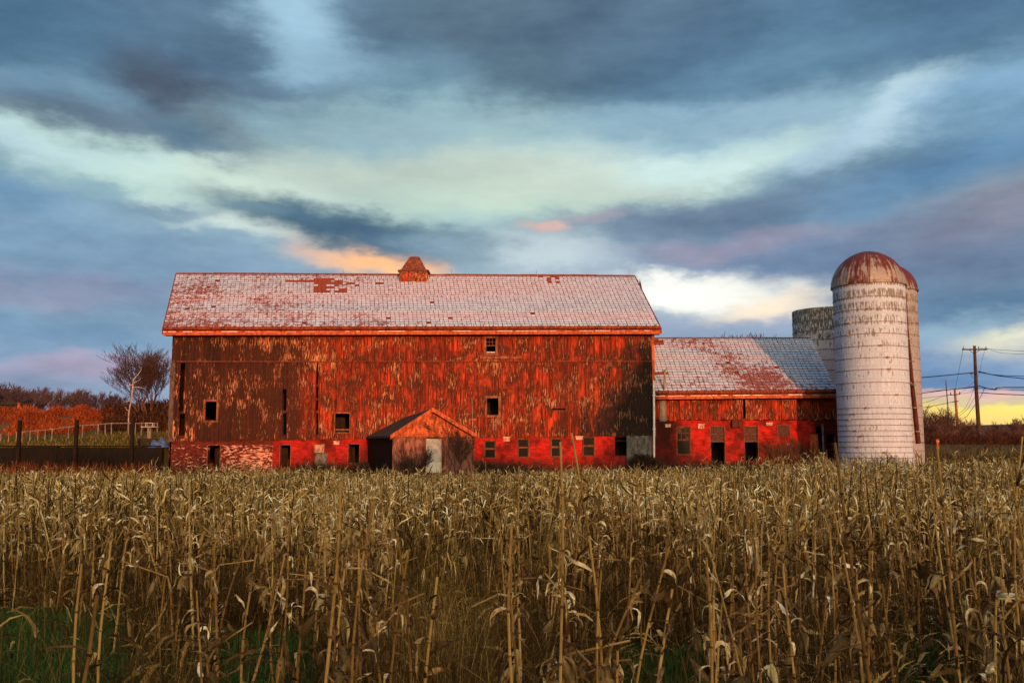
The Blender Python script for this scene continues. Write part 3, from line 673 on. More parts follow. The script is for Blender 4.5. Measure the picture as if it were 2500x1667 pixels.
mb.build('cupola_roof', MAT['rake_board'], cup)
for px in (-.02,):
    pass
mb = MB()
for i in (-.9, -.3, .3, .9): mb.box(cxx+i*cw-.03, cxx+i*cw+.03, cy0-.05, cy0-.02, cb0.z+.2, cb1.z)
mb.box(cb0.x, cb1.x, cy0-.05, cy0-.022, cb1.z-.12, cb1.z-.03); mb.build('cupola_trim', MAT['trim_frame'], cup)
for px, yy in ((444, 657), (657, 656), (838, 657), (1102, 658), (1310, 659), (1537, 662)):
    b0 = at(px, 675, RD); t0 = at(px, yy, RD); mb = MB(); mb.tube([b0, t0], [.018, .008], 5); mb.build('lightning_rod', MAT['rail_metal'], barn)
# downpipes
def pipe(px0, y0, px1, y1, Y, r, mt, name, parent):
    mb = MB(); a, b_ = at(px0, y0, Y), at(px1, y1, Y); mb.tube([a, (a+b_)/2+Vector((rng.uniform(-.02, .02), 0, 0)), b_], r, 8)
    for t in (.15, .5, .85): p = a.lerp(b_, t); mb.box(p.x-r*1.5, p.x+r*1.5, p.y-r*.5, p.y+r*1.6, p.z-.03, p.z+.03)
    return mb.build(name, MAT[mt], parent)
pipe(1596, 930, 1597, 1165, D-.2, .06, 'white_pipe', 'downpipe', barn)
pipe(1152, 970, 1154, 1046, D-.15, .03, 'grey_wood', 'stove_pipe', barn)
mb = MB()
for i in range(60):
    x = rng.uniform(XL, XR); z = rng.uniform(ZMID, ZT) if rng.random() < .3 else rng.uniform(zb(x), ZMID)
mb.box(*( at(1145, 1024, D).x, at(1163, 1024, D).x, D-.1, D-.05, at(1145, 1026, D).z, at(1145, 1022, D).z)); mb.build('pipe_strap', MAT['trim_orange'], barn)

# ------------------------------------------------------------------ lower barn wing
D2 = 58.0
wing = thing('barn_wing', 'low red barn wing with bright brick wall, between the big barn and the silos', 'barn', (13, D2, 0))
WL, WR = XR+.05, at(2043, 1000, D2).x
def H2(a, b_, c_, d): return H(a, b_, c_, d, D2)
zs1 = at(1800, 966, D2).z; zs0 = at(1800, 1027, D2).z
mb = MB(); sidewall(mb, WL, WR, lambda x: zs0+.02*math.sin(x*3), zs1, D2, [H2(1815, 972, 1819, 1021)], rag=.08); mb.build('board_siding', MAT['siding_small'], wing)
mb = MB(); mb.box(WL, WR, D2-.07, D2-.045, zs1-.22, zs1+.1); mb.build('frieze_board', MAT['trim_orange'], wing)
mb = MB(); a = at(1610, 1000, D2).x; mb.box(a, a+.42, D2-.065, D2-.045, zs0-.03, zs1-.2); mb.build('corner_board', MAT['grey_wood'], wing)
w_w = [H2(1654, 1043, 1684, 1108)]; w_d = [H2(1738, 1042, 1768, 1160), H2(1820, 1042, 1849, 1125)]; w_b = H2(1899, 1038, 1927, 1063); w_e = H2(1996, 1040, 2010, 1160)
w_x = H2(2022, 1060, 2040, 1160)
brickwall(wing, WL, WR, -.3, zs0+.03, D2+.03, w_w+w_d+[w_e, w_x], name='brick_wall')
for h in w_w+w_d+[w_b]: arch(wing, h, D2+.03, .14)
fr = sashwin(wing, w_w[0], D2+.0, True, 3)
mb = MB(); x0, x1, z0, z1 = w_w[0]; mb.box(x0+.05, x0+.28, D2+.07, D2+.085, z1-.36, z1-.06); mb.box(x1-.3, x1-.06, D2+.07, D2+.085, z1-.8, z1-.55); mb.build('board_pane', MAT['dirty_pane'], fr)
for h in w_d:
    x0, x1, z0, z1 = h; fr = frame(wing, (x0, x1, max(z0, .1), z1), D2+.06, .05, 'sash', 'door_frame', .04); zt = z1-.85
    mb = MB(); mb.box(x0, x1, D2+.10, D2+.13, zt, z1); mb.build('transom_pane', MAT['dirty_pane'], fr)
    mb = MB(); mb.box(x0, x1, D2+.06, D2+.12, zt-.07, zt); mb.box((x0+x1)/2-.02, (x0+x1)/2+.02, D2+.08, D2+.11, zt, z1); mb.box(x0, x1, D2+.08, D2+.11, zt+.4, zt+.44); mb.build('transom', MAT['sash'], fr)
x0, x1, z0, z1 = w_b; mb = MB(); mb.box(x0, x1, D2+.005, D2+.04, z0, z1); mb.build('boarded_window', MAT['dirty_pane'], wing); frame(wing, w_b, D2+.03, .04, 'sash', 'window_frame', .04)
a = H2(1786, 1023, 1809, 1043); mb = MB(); mb.hexa([(a[0], D2-.25, a[2]), (a[1]-.05, D2-.25, a[2]), (a[1]-.05, D2+.03, a[2]), (a[0], D2+.03, a[2]), (a[0], D2-.12, a[3]), (a[1], D2-.12, a[3]), (a[1], D2+.03, a[3]), (a[0], D2+.03, a[3])]); mb.build('chute_box', MAT['chute'], wing)
for (p0, q0, p1, q1) in ((1624, 1035, 1637, 1043), (1704, 1034, 1719, 1046), (1871, 1031, 1885, 1038), (1920, 1082, 1928, 1086)):
    h = H2(p0, q0, p1, q1); mb = MB(); mb.box(h[0], h[1], D2-.02, D2+.05, h[2], h[3]-.06); mb.box(h[0]-.03, h[1]+.03, D2-.04, D2+.05, h[3]-.06, h[3]); mb.build('vent_block', MAT['white_block'], wing)
mb = MB(); a = at(2008, 1035, D2-.25); mb.tube([(a.x, a.y, -.1), (a.x, a.y, a.z)], .06, 6); mb.build('door_post', MAT['grey_wood'], wing)
h = H2(1980, 1060, 1996, 1160); mb = MB(); mb.box(h[0], h[1], D2-.06, D2+.01, -.1, h[3]); mb.build('plank_door', MAT['trim_orange'], wing)
RD2 = 62.6
e0, e1 = at(1602, 962, 57.4), at(2046, 958, 57.4); r0, r1 = at(1596, 826, RD2), at(1979, 826, RD2); r0.x = WL-.1; e0.x = WL-.0
def miss_small(x, u, v, r):
    if .05 < u < .13 and .88 < v < .94: return 2
    if .0 < u < .13 and .84 < v < .96: return 1 if r.random() < .6 else 0
    if u < .10 and .30 < v < .36: return 1
    if r.random() < .002: return 2
    return 0
slate_roof(wing, e0, e1, r0, r1, 22, .29, 'slate_small', miss_small, 9, 67.8, e0.z)
gutter(wing, (e0.x, e0.y-.02, e0.z+.03), (e1.x, e1.y-.02, e1.z+.03), 20, 8)
mb = MB()
for i in range(8):
    a = r0.lerp(r1, i/8); b_ = r0.lerp(r1, (i+1)/8)
    mb.hexa([a+Vector((0, -.12, -.06)), b_+Vector((0, -.12, -.06)), b_+Vector((0, .12, -.06)), a+Vector((0, .12, -.06)), a+Vector((0, -.03, .07)), b_+Vector((0, -.03, .07)), b_+Vector((0, .03, .07)), a+Vector((0, .03, .07))])
mb.build('ridge_cap', MAT['rake_board'], wing)
mb = MB(); x = WR-.1; mb.hexa([(x-.12, D2+.05, -.2), (x, D2+.05, -.2), (x, 67, -.2), (x-.12, 67, -.2), (x-.12, D2+.05, zs1), (x, D2+.05, zs1), (x, 67, zs1), (x-.12, 67, zs1)]); mb.poly([(x, D2, zs1), (x, 67, zs1), (x, RD2, r1.z-.2)]); mb.build('gable_wall', MAT['siding_small'], wing)
mb = MB(); mb.box(WL, WR-.2, 67, 67.1, -.2, zs1); mb.build('back_wall', MAT['interior'], wing); mb = MB(); mb.box(WL+.1, WR-.3, D2+1.5, D2+1.6, -.2, zs1); mb.build('inner_partition', MAT['interior'], wing)
mb = MB(); a = at(1622, 958, 57.7); b_ = at(1623, 905, 57.9); mb.tube([a, b_], .07, 8); mb.tube([b_, b_+Vector((0, 0, .05))], .1, 8); mb.build('vent_pipe', MAT['grey_wood'], wing)

# ------------------------------------------------------------------ entrance porch of the big barn
YP = 50.6
porch = thing('entry_porch', 'small entry porch with orange gable and grey door in front of the big barn', 'porch', (-4.3, YP, 0))
gl, gr, ga = at(953, 1063, YP-.3), at(1167, 1062, YP-.3), at(1057, 996, YP-.3)
pl, pr_ = at(958, 1100, YP).x, at(1158, 1100, YP).x; ez = at(1050, 1060, YP).z
hd = H(1037, 1068, 1081, 1153, YP)
brickwall(porch, pl, pr_, -.3, ez, YP, [hd], .15, 'front_wall', 'plaster')
SK = at(894, 1067, D).x-gl.x
for xx, w_ in ((pl, .15), (pr_-.15, .15)):
    mb = MB(); s2 = SK+.05; mb.hexa([(xx, YP+.15, -.3), (xx+w_, YP+.15, -.3), (xx+w_+s2, D-.05, -.3), (xx+s2, D-.05, -.3), (xx, YP+.15, ez), (xx+w_, YP+.15, ez), (xx+w_+s2, D-.05, ez), (xx+s2, D-.05, ez)]); mb.build('side_wall', MAT['black_wall'], porch)
mb = MB(); n = 13; gz0 = ez-.05; gz1 = ga.z-.12
for i in range(n):
    z0 = gz0+(gz1-gz0)*i/n; z1 = gz0+(gz1-gz0)*(i+1)/n
    f0 = 1-i/n; f1 = 1-(i+1)/n
    xa0 = ga.x+(gl.x-ga.x+.15)*f0; xb0 = ga.x+(gr.x-ga.x-.15)*f0; xa1 = ga.x+(gl.x-ga.x+.15)*f1; xb1 = ga.x+(gr.x-ga.x-.15)*f1
    mb.hexa([(xa0, YP-.05, z0), (xb0, YP-.05, z0), (xb0, YP+.1, z0), (xa0, YP+.1, z0), (xa1, YP-.015, z1), (xb1, YP-.015, z1), (xb1, YP+.1, z1), (xa1, YP+.1, z1)])
mb.build('gable_boards', MAT['clapboard'], porch)
mb = MB(); v = H(1049, 1014, 1066, 1024, YP); 
for k in range(5): z = v[2]+(v[3]-v[2])*k/5; mb.box(v[0], v[1], YP-.10, YP-.06, z+.01, z+(v[3]-v[2])/5-.02)
mb.build('gable_vent', MAT['trim_frame'], porch)
mb = MB(); th = Vector((0, 0, -.12)); bk = D+.0
for (A, B) in ((gl, ga), (gr, ga)):
    a0 = Vector(A); b0 = Vector(B); a1 = Vector((a0.x+SK, bk, a0.z)); b1 = Vector((b0.x+SK, bk, at(977, 1019, D).z))
    mb.hexa([a0+th, a1+th, b1+th, b0+th, a0, a1, b1, b0])
mb.build('roof', MAT['porch_roof'], porch)
mb = MB()
for (A, B) in ((gl, ga), (gr, ga)):
    a0 = Vector(A)+Vector((0, -.04, 0)); b0 = Vector(B)+Vector((0, -.04, 0)); d = Vector((0, 0, -.2)); u = Vector((0, 0, .03)); k = Vector((0, .035, 0))
    mb.hexa([a0+d, a0+d+k, b0+d+k, b0+d, a0+u, a0+u+k, b0+u+k, b0+u])
mb.build('rake_board', MAT['trim_orange'], porch)
mb = MB(); a = at(957, 1064, YP-.1); mb.box(pl-.02, pr_+.02, YP-.08, YP-.052, ez-.14, ez+.02); mb.build('beam', MAT['trim_orange'], porch)
dr = MB(); zc = at(1050, 1128, YP).z; dr.box(hd[0]+.05, hd[1]-.05, YP+.04, YP+.08, zc, hd[3]-.05); dr = dr.build('door', MAT['door_grey'], porch)
mb = MB(); mb.box(hd[0]+.04, hd[1]-.04, YP+.01, YP+.05, hd[2], zc); mb.build('white_panel', MAT['door_panel'], dr)
mb = MB(); mb.box(hd[0]-.12, hd[0]+.05, YP-.06, YP+.05, hd[2], hd[3]); mb.box(hd[1]-.05, hd[1]+.1, YP-.06, YP+.05, hd[2], hd[3]); mb.box(hd[0]-.12, hd[1]+.1, YP-.06, YP+.05, hd[3], hd[3]+.15); mb.build('door_frame', MAT['rake_board'], porch)
mb = MB(); mb.box(hd[0]-.3, hd[1]+.3, YP-.9, YP-.08, -.2, hd[2]-.1); mb.build('doorstep', MAT['concrete'], porch)

# ------------------------------------------------------------------ silos
def silo(name, label, px, Y, rpx, ytop, ydome, mt, hoops, dome=True, z0=0.0, dn=32):
    c0 = at(px, ytop, Y); r = rpx/F*Y; cx, cy = c0.x, Y
    root = thing(name, label, 'silo', (cx, cy, z0), 'farm silos')
    zt = c0.z-z0
    mb = MB(); mb.lathe(0, 0, [(r, -1.0), (r, zt)], 64); 
    if not dome:
        mb.lathe(0, 0, [(r, zt), (r-.15, zt), (r-.15, zt-2.5)], 64)
    b_ = local('stave_wall', mb, MAT[mt], root, smooth=False)
    for z in hoops:
        zz = z-z0
        if zz > zt: continue
        hb_ = MB(); ph = random.Random(int(z*100)).uniform(3.6, 5.8)
        hb_.lathe(0, 0, [(r+.002, zz-.018), (r+.022, zz-.018), (r+.022, zz+.018), (r+.002, zz+.018)], 48)
        # turnbuckle lug
        lx, ly = (r+.04)*math.cos(ph), (r+.04)*math.sin(ph); hb_.box(lx-.09, lx+.09, ly-.03, ly+.03, zz-.04, zz+.05)
        local('hoop', hb_, MAT['hoop'], root)
    if dome:
        hd_ = (ytop-ydome)/F*Y; mb = MB(); prof = []
        for i in range(11):
            t = i/10*math.pi/2; prof.append(((r+.06)*math.cos(t)**.9 if i < 10 else .02, zt+hd_*(.88*math.sin(t)+.12*(i/10)**2.2)))
        n = 60; b0 = len(mb.v)
        for i, (rr_, z) in enumerate(prof):
            for k in range(n):
                a = 2*math.pi*k/n; q_ = rr_*(1+(.014 if k % 3 == 0 else 0)) ; mb.v.append((q_*math.cos(a), q_*math.sin(a), z))
        for i in range(10):
            for k in range(n): mb.f.append((i*n+k, i*n+(k+1) % n, (i+1)*n+(k+1) % n, (i+1)*n+k)); mb.t.append(.5)
        mb.lathe(0, 0, [(r+.02, zt-.10), (r+.10, zt-.10), (r+.11, zt+.0), (r+.05, zt+.05)], 60)
        local('dome_roof', mb, MAT['silo_dome'], root)
    return root, cx, cy, r, c0.z
def hz(Y, ys): return [at(1250, y, Y).z for y in ys]
s1, sx1, sy1, sr1, _ = silo('silo', 'nearest and tallest white stave silo with rusty ribbed dome', 2120, 54.3, 84.5, 699, 611, 'silo_paint',
    hz(54.3, [735, 765, 795, 823, 852, 880, 908, 938, 968, 998, 1012, 1025, 1039, 1052, 1065, 1078, 1091, 1104, 1117, 1130]))
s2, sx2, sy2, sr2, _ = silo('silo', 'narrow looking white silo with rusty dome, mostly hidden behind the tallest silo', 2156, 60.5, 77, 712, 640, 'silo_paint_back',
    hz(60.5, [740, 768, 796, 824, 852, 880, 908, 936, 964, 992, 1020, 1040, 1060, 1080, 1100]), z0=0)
s3, *_ = silo('silo', 'roofless grey blotched silo standing behind the low barn wing', 2020, 67.5, 84, 760, 0, 'old_silo',
    hz(67.5, [768, 790, 813, 836, 860, 885, 910]), dome=False, z0=0)
a, b_ = at(2211, 715, 57.0), at(2242, 1082, 55.6)
ch = thing('silo_chute', 'dark rusty chute pipe leaning in the gap between the two domed silos', 'pipe', (b_.x, b_.y, 0))
mb = MB(); q_ = at(2215, 800, 56.6); q2 = at(2226, 930, 56.2); mb.tube([a, q_, q2, b_], [.04, .07, .12, .15], 10); mb.build('pipe', MAT['chute'], ch)
mb = MB()
for t in (.1, .3, .5, .7, .9): p = q_.lerp(b_, t); mb.box(p.x-.16, p.x+.16, p.y-.17, p.y-.13, p.z-.03, p.z+.03)
mb.build('pipe_band', MAT['hoop'], ch)

# ------------------------------------------------------------------ generic plant builders
def bare_tree(seed, h, spread, r0, levels=5, up=.45, kids=(3, 5), trunkfrac=.3, lean=(0, 0), nseg=3, multi=1, minr=.012, gn=.0):
    rg = random.Random(seed); tr = MB(); cr = MB()
    def grow(p, d, L, r, lv, mb):
        pts = [p]; rs = [r]; q_ = Vector(p); dd = Vector(d)
        for i in range(nseg):
            dd = (dd+Vector((rg.gauss(0, .13), rg.gauss(0, .13), rg.gauss(0, .07)+.05*up-gn))).normalized()
            q_ = q_+dd*L/nseg; pts.append(Vector(q_)); rs.append(max(minr*.6, r*(1-.5*(i+1)/nseg)))
        mb.tube(pts, rs, 7 if lv == 0 else (5 if lv == 1 else 3), rg.random(), cap=False)
        if lv >= levels: return
        n = rg.randint(*kids)
        for k in range(n):
            t = rg.uniform(.35, 1.0) if k else 1.0
            i = min(nseg, max(1, int(round(t*nseg)))); b0 = pts[i]
            a = rg.uniform(0, 2*math.pi); sp_ = spread*rg.uniform(.6, 1.25)*(.5 if k == 0 else 1)
            perp = Vector((math.cos(a), math.sin(a), 0)); nd = (dd*math.cos(sp_)+perp*math.sin(sp_)+Vector((0, 0, up*.35))).normalized()
            grow(b0, nd, L*rg.uniform(.62, .85), max(minr, rs[i]*rg.uniform(.55, .8)), lv+1, cr)
    for s_ in range(multi):
        d = Vector((lean[0]+(rg.uniform(-.5, .5) if multi > 1 else 0), lean[1]+(rg.uniform(-.2, .2) if multi > 1 else 0), 1)).normalized()
        grow(Vector((rg.uniform(-.3, .3)*(multi > 1), 0, -.3)), d, h*trunkfrac, r0*(1 if s_ == 0 else .7), 0, tr)
    return tr, cr
def tree(name, label, cat, loc, seed, group=None, mt='twig', mb_='bark', **kw):
    t = thing(name, label, cat, loc, group); tr, cr = bare_tree(seed, **kw)
    v = np.array(cr.v); t['h'] = float(v[:, 2].max()); t['w'] = float(np.percentile(np.hypot(v[:, 0], v[:, 1]), 97))
    local('trunk', tr, MAT[mb_], t); local('crown', cr, MAT[mt], t); return t
def gz(x, y): return float(hgt(x, y))
def strands(n, posf, hf, w, seed, mt, name, seg=3, bend=.5, tags=None, tonef=None, cls=None):
    """many thin upright blades as one mesh"""
    r = np.random.default_rng(seed); P = posf(r, n); n = len(P); h = hf(r, n, P); a = r.uniform(0, 2*np.pi, n); fa = r.uniform(0, 2*np.pi, n)
    ww = w*r.uniform(.6, 1.4, n); b = bend*r.uniform(.1, 1.0, n)**1.3
    V = np.zeros((n, (seg+1)*2, 3)); 
    for i in range(seg+1):
        t = i/seg; off = b*h*t**1.8; zz = h*t*(1-.28*b*t)
        cx = P[:, 0]+np.cos(a)*off; cy = P[:, 1]+np.sin(a)*off; wd = ww*(1-t*.85)*.5
        V[:, 2*i, 0] = cx-np.cos(fa)*wd; V[:, 2*i, 1] = cy-np.sin(fa)*wd; V[:, 2*i, 2] = P[:, 2]+zz
        V[:, 2*i+1, 0] = cx+np.cos(fa)*wd; V[:, 2*i+1, 1] = cy+np.sin(fa)*wd; V[:, 2*i+1, 2] = P[:, 2]+zz
    k = (seg+1)*2; base = (np.arange(n)*k)[:, None]; fs = np.stack([base+np.array([2*i, 2*i+1, 2*i+3, 2*i+2]) for i in range(seg)], 1).reshape(-1, 4)
    tn = np.repeat(tonef(r, n, P) if tonef else r.random(n), seg)
    return mk(name, V.reshape(-1, 3), fs, MAT[mt], tn, **(tags or {}))
def brush(n, posf, size, seed, mt, name, tags, tonef=None, wd=.035):
    """crisscross twigs in all directions, one mesh"""
    r = np.random.default_rng(seed); P = posf(r, n); n = len(P); L = size*r.uniform(.4, 1.3, n)
    th = r.uniform(0, 2*np.pi, n); ph = r.normal(1.05, .4, n); d = np.stack([np.cos(th)*np.cos(ph), np.sin(th)*np.cos(ph), np.sin(ph)], 1)
    s = np.cross(d, r.normal(0, 1, (n, 3))); s /= np.linalg.norm(s, axis=1)[:, None]; w = (size*wd*r.uniform(.5, 1.5, n))[:, None]
    V = np.stack([P-s*w, P+s*w, P+d*L[:, None]+s*w*.3+r.normal(0, .05*size, (n, 3)), P+d*L[:, None]-s*w*.3], 1).reshape(-1, 3)
    f = (np.arange(n)*4)[:, None]+np.arange(4); return mk(name, V, f, MAT[mt], tonef(r, n, P) if tonef else r.random(n), **tags)

# ------------------------------------------------------------------ left background
yw = 56.1; mb = MB(); wl = -62.0
xx = wl
while xx < -20.9:
    nx_ = min(xx+rng.uniform(.8, 1.6), -20.7); zt = 2.12+.02*rng.uniform(-1, 1)+(.0 if xx > -30 else -.03)
    mb.box(xx, nx_-.01, yw+rng.uniform(-.03, .03), yw+.35, -.3, zt, rng.random()); xx = nx_
rw = thing('retaining_wall', 'low black stone retaining wall running left from the big barn', 'wall', (-40, yw, 0)); mb.build('wall_body', MAT['black_wall'], rw)
mb = MB(); mb.box(wl, -20.9, yw-.06, yw+.40, 2.14, 2.22); mb.build('coping', MAT['black_wall'], rw)
for lab, px, y0, y1 in (('leftmost thick dark post on the retaining wall', 49, 1025, 1100), ('middle thick dark post on the retaining wall', 188, 1024, 1095), ('thick dark post on the retaining wall nearest the big barn', 325, 1022, 1093)):
    a = at(px, y0, yw-.2); t = thing('wall_post', lab, 'post', (a.x, a.y, 0), 'posts on the retaining wall')
    mb = MB(); mb.hexa([(-.10, -.1, -.2), (.10, -.1, -.2), (.10, .1, -.2), (-.10, .1, -.2), (-.09, -.09, a.z), (.09, -.09, a.z-.03), (.09, .09, a.z), (-.09, .09, a.z)]); local('shaft', mb, MAT['post_dark'], t)
    mb = MB(); mb.box(-.12, .12, -.12, -.1, 1.6, 1.68); mb.box(-.12, .12, -.12, -.1, .8, .88); local('strap', mb, MAT['post_dark'], t)
# rail fence
YF = 76.0
fp = [(2, 1058), (22, 1057), (41, 1055), (55, 1054), (74, 1052), (93, 1051), (111, 1049), (128, 1047), (168, 1042), (183, 1040), (202, 1038), (240, 1036), (258, 1034), (273, 1033), (314, 1033), (331, 1033), (346, 1033), (385, 1033)]
fn_ = thing('rail_fence', 'thin pipe rail fence with slim posts on the green slope behind the retaining wall', 'fence', (-36, YF, gz(-36, YF)))
prev = None
for i, (px, py) in enumerate(fp):
    a = at(px, py, YF); mb = MB(); low = gz(a.x, YF)-.1
    mb.tube([(a.x, YF, low), (a.x+rng.uniform(-.03, .03), YF, a.z+(0.05 if i % 3 else -.02))], .045, 6); mb.build('fence_post', MAT['post_rust' if px < 120 and i % 2 else 'rail_metal'], fn_)
    if prev is not None and px > 41:
        mb = MB(); mb.tube([prev, a], .035, 6, cap=False); mb.build('top_rail', MAT['rail_metal'], fn_)
    prev = a
mb = MB()   # wire mesh strands
for k in range(4):
    mb.tube([(at(px, py, YF).x, YF, at(px, py, YF).z-.2-.22*k) for px, py in fp], .006, 3, cap=False)
mb.build('fence_wire', MAT['wire'], fn_)
# picnic platform, tarp, shed
a = at(366, 1041, 70); gzz = gz(a.x, 70)
t = thing('garden_table', 'white garden table with flat top and a box on it, left of the big barn', 'table', (a.x, 70, gzz))
mb = MB(); mb.box(-.55, .55, -.35, .35, a.z-gzz-.05, a.z-gzz); local('table_top', mb, MAT['table_white'], t)
mb = MB(); mb.box(-.14, .14, -.12, .12, -.1, a.z-gzz-.05); local('leg', mb, MAT['grey_wood'], t)
bx = thing('storage_box', 'small pale slatted box on top of the white garden table', 'box', (a.x, 70, a.z))
mb = MB()
for sx_ in (-.25, .25):
    for sy_ in (-.15, .15): mb.box(sx_-.02, sx_+.02, sy_-.02, sy_+.02, 0, .24)
mb.box(-.30, .30, -.2, .2, .24, .28); local('stand', mb, MAT['table_white'], bx); mb = MB(); mb.box(-.2, .2, -.12, .12, .06, .1); local('shelf', mb, MAT['rail_metal'], bx)
a = at(391, 1084, 58.5); g0 = gz(a.x, 58.5); V = []; Fc = []
rg = random.Random(4); nn = 12
for j in range(nn+1):
    for i in range(nn+1):
        u, v = i/nn*2-1, j/nn*2-1; rr_ = max(0, 1-(u*u+v*v)); V.append((a.x+u*.62, 58.5+v*.5, g0+.02+.5*rr_**.6*(1+.3*math.sin(6*u+3*v))+rg.uniform(-.03, .03)))
for j in range(nn):
    for i in range(nn): k = j*(nn+1)+i; Fc.append((k, k+1, k+nn+2, k+nn+1))
o = mk('tarp', V, Fc, MAT['tarp'], None, None, True); o['label'] = 'crumpled blue tarp on the ground at the left corner of the big barn'; o['category'] = 'tarp'
a = at(366, 1066, 62); g0 = gz(a.x, 62)
t = thing('trailer', 'low dark flatbed trailer behind the blue tarp', 'trailer', (a.x, 62, g0))
mb = MB(); mb.box(-.6, .6, -.5, .5, .35, .45); mb.box(-.6, .6, -.5, -.46, .45, .62); local('bed', mb, MAT['shed_dark'], t)
for sx_ in (-.35, .35):
    mb = MB(); mb.tube([(sx_, -.55, .22), (sx_, -.45, .22)], .22, 16); local('wheel', mb, MAT['interior'], t)
a = at(32, 1003, 100); b_ = at(32, 981, 100); g0 = gz(a.x, 100)
t = thing('shed', 'small dark shed on top of the red bank at the far left', 'shed', (a.x, 100, g0))
w_, hh = .95, b_.z-g0; mb = MB(); mb.box(-w_, w_, -1, 1, -.3, hh*.72); local('wall', mb, MAT['shed_dark'], t)
mb = MB(); mb.hexa([(-w_-.15, -1.2, hh*.72), (w_+.15, -1.2, hh*.72), (w_+.15, 1.2, hh*.72), (-w_-.15, 1.2, hh*.72), (-w_*.7, -1.2, hh), (w_*.8, -1.2, hh), (w_*.8, 1.2, hh*.9), (-w_*.7, 1.2, hh*.9)]); local('roof', mb, MAT['shed_dark'], t)
mb = MB(); mb.box(w_+.02, w_+.25, -1.1, -.9, -.3, hh*.9); local('corner_post', mb, MAT['trim_orange'], t)
# big bare tree beside barn
a = at(362, 1050, 88)
bt = tree('bare_tree', 'big bare tree with a wide round crown at the left end of the big barn', 'tree', (a.x, 88, gz(a.x, 88)-.2), 12, h=9.6, spread=.44, r0=.16, levels=6, up=.55, kids=(3, 3), trunkfrac=.30, multi=8, minr=.013)
zt = at(350, 832, 88).z-bt.location.z; k_ = zt/bt['h']; wk = 5.0/bt['w']; bt.scale = (wk, wk, k_)
a = at(318, 1060, 78)
t = thing('birch_tree', 'slim pale birch with a bent top in front of the big bare tree', 'tree', (a.x, 78, gz(a.x, 78)-.1)); b0 = Vector((a.x, 78, gz(a.x, 78)-.1))
def P_(px, py): return at(px, py, 78)-b0
mb = MB(); mb.tube([P_(313, 1062), P_(314, 1010), P_(322, 968), P_(325, 930), P_(328, 922)], [.06, .055, .05, .045, .04], 7, cap=False); local('trunk', mb, MAT['bark_pale'], t)
mb = MB(); mb.tube([P_(328, 924), P_(336, 915), P_(344, 904), P_(345, 895)], [.04, .035, .025, .012], 6)
mb.tube([P_(326, 938), P_(318, 940), P_(310, 942)], [.04, .03, .015], 5); mb.tube([P_(326, 945), P_(340, 945), P_(352, 948)], [.035, .03, .012], 5); mb.tube([P_(316, 1005), P_(308, 998), P_(305, 992)], [.03, .02, .01], 5); mb.tube([P_(326, 935), P_(340, 928), P_(345, 922)], [.03, .02, .01], 5)
mb.tube([P_(320, 978), P_(308, 980), P_(298, 984)], [.03, .02, .01], 5); local('crown', mb, MAT['bark_pale'], t)
# tree line
ORD = 'first second third fourth fifth sixth seventh eighth ninth tenth eleventh twelfth thirteenth fourteenth fifteenth'.split()
protos = []
for k in range(5):
    t = tree('bare_tree', 'leafless tree in the purple grey tree line along the top of the left bank', 'tree', (-60, 140, 6), 100+k, 'tree line above the red bank', 'twig_far', 'twig_far', h=10.5, spread=.5, r0=.2, levels=5, up=.35, kids=(3, 4), trunkfrac=.26, minr=.035)
    protos.append(t)
rg = random.Random(21); used = set(); k = 0
for i in range(40):
    px = -30+i*8.6+rg.uniform(-4, 4); Yt = rg.uniform(118, 150); x_ = (px-1250)/F*Yt
    hgt_px = 942 if px < 60 else (952 if px < 200 else (962 if px < 270 else 975)); zt = at(px, hgt_px+rg.uniform(-14, 8), Yt).z; g0 = gz(x_, Yt)-.2
    pi = rg.randrange(5); src = protos[pi]; s_ = (zt-g0)/src['h']; sc_ = (s_*1.15, s_*1.15, s_)
    if pi not in used: used.add(pi); src.location = (x_, Yt, g0); src.rotation_euler = (0, 0, rg.uniform(0, 6)); src.scale = sc_
    else: copy_tree(src, (x_, Yt, g0), rg.uniform(0, 6), sc_)
for i in range(8):   # tips showing over the barn wing ridge and right of the silos
    px = 1790+i*14+rg.uniform(-4, 4); Yt = rg.uniform(120, 130); x_ = (px-1250)/F*Yt; zt = at(px, 812+rg.uniform(-2, 9), Yt).z; g0 = gz(x_, Yt)
    src = protos[rg.randrange(5)]; s_ = (zt-g0)/src['h']; copy_tree(src, (x_, Yt, g0), rg.uniform(0, 6), (s_*.8, s_*.8, s_), 'leafless treetop showing over the wing ridge, %s from the left' % ORD[i])['group'] = 'treetops over the wing roof'
pr2 = []
for k in range(3):
    t = tree('bare_tree', 'small bare tree against the yellow sunset right of the silos', 'tree', (60, 120, 2), 300+k, 'bare trees against the sunset', 'twig', 'twig', h=7, spread=.6, r0=.12, levels=5, up=.3, kids=(3, 4), trunkfrac=.24, multi=2, minr=.02); pr2.append(t)
ORD2 = 0
spots = sorted([(2268, 985), (2290, 990), (2312, 1000), (2350, 1015), (2372, 1030), (2415, 1035), (2440, 1025), (2470, 1020), (2488, 1010), (2255, 1000), (2330, 1010), (2282, 1015), (2300, 995), (2362, 1020), (2338, 1020)])
for i, (px, py) in enumerate(spots):
    Yt = 105+rg.uniform(-12, 15); x_ = (px-1250)/F*Yt; g0 = gz(x_, Yt)-.2; s_ = (at(px, py, Yt).z-g0)/pr2[i % 3]['h']; sc_ = (s_, s_, s_)
    lab = 'small bare tree against the yellow sunset, %s from the silos' % ORD[i]
    if i < 3: pr2[i].location = (x_, Yt, g0); pr2[i].scale = sc_; pr2[i]['label'] = lab
    else: copy_tree(pr2[i % 3], (x_, Yt, g0), rg.uniform(0, 6), sc_, lab)
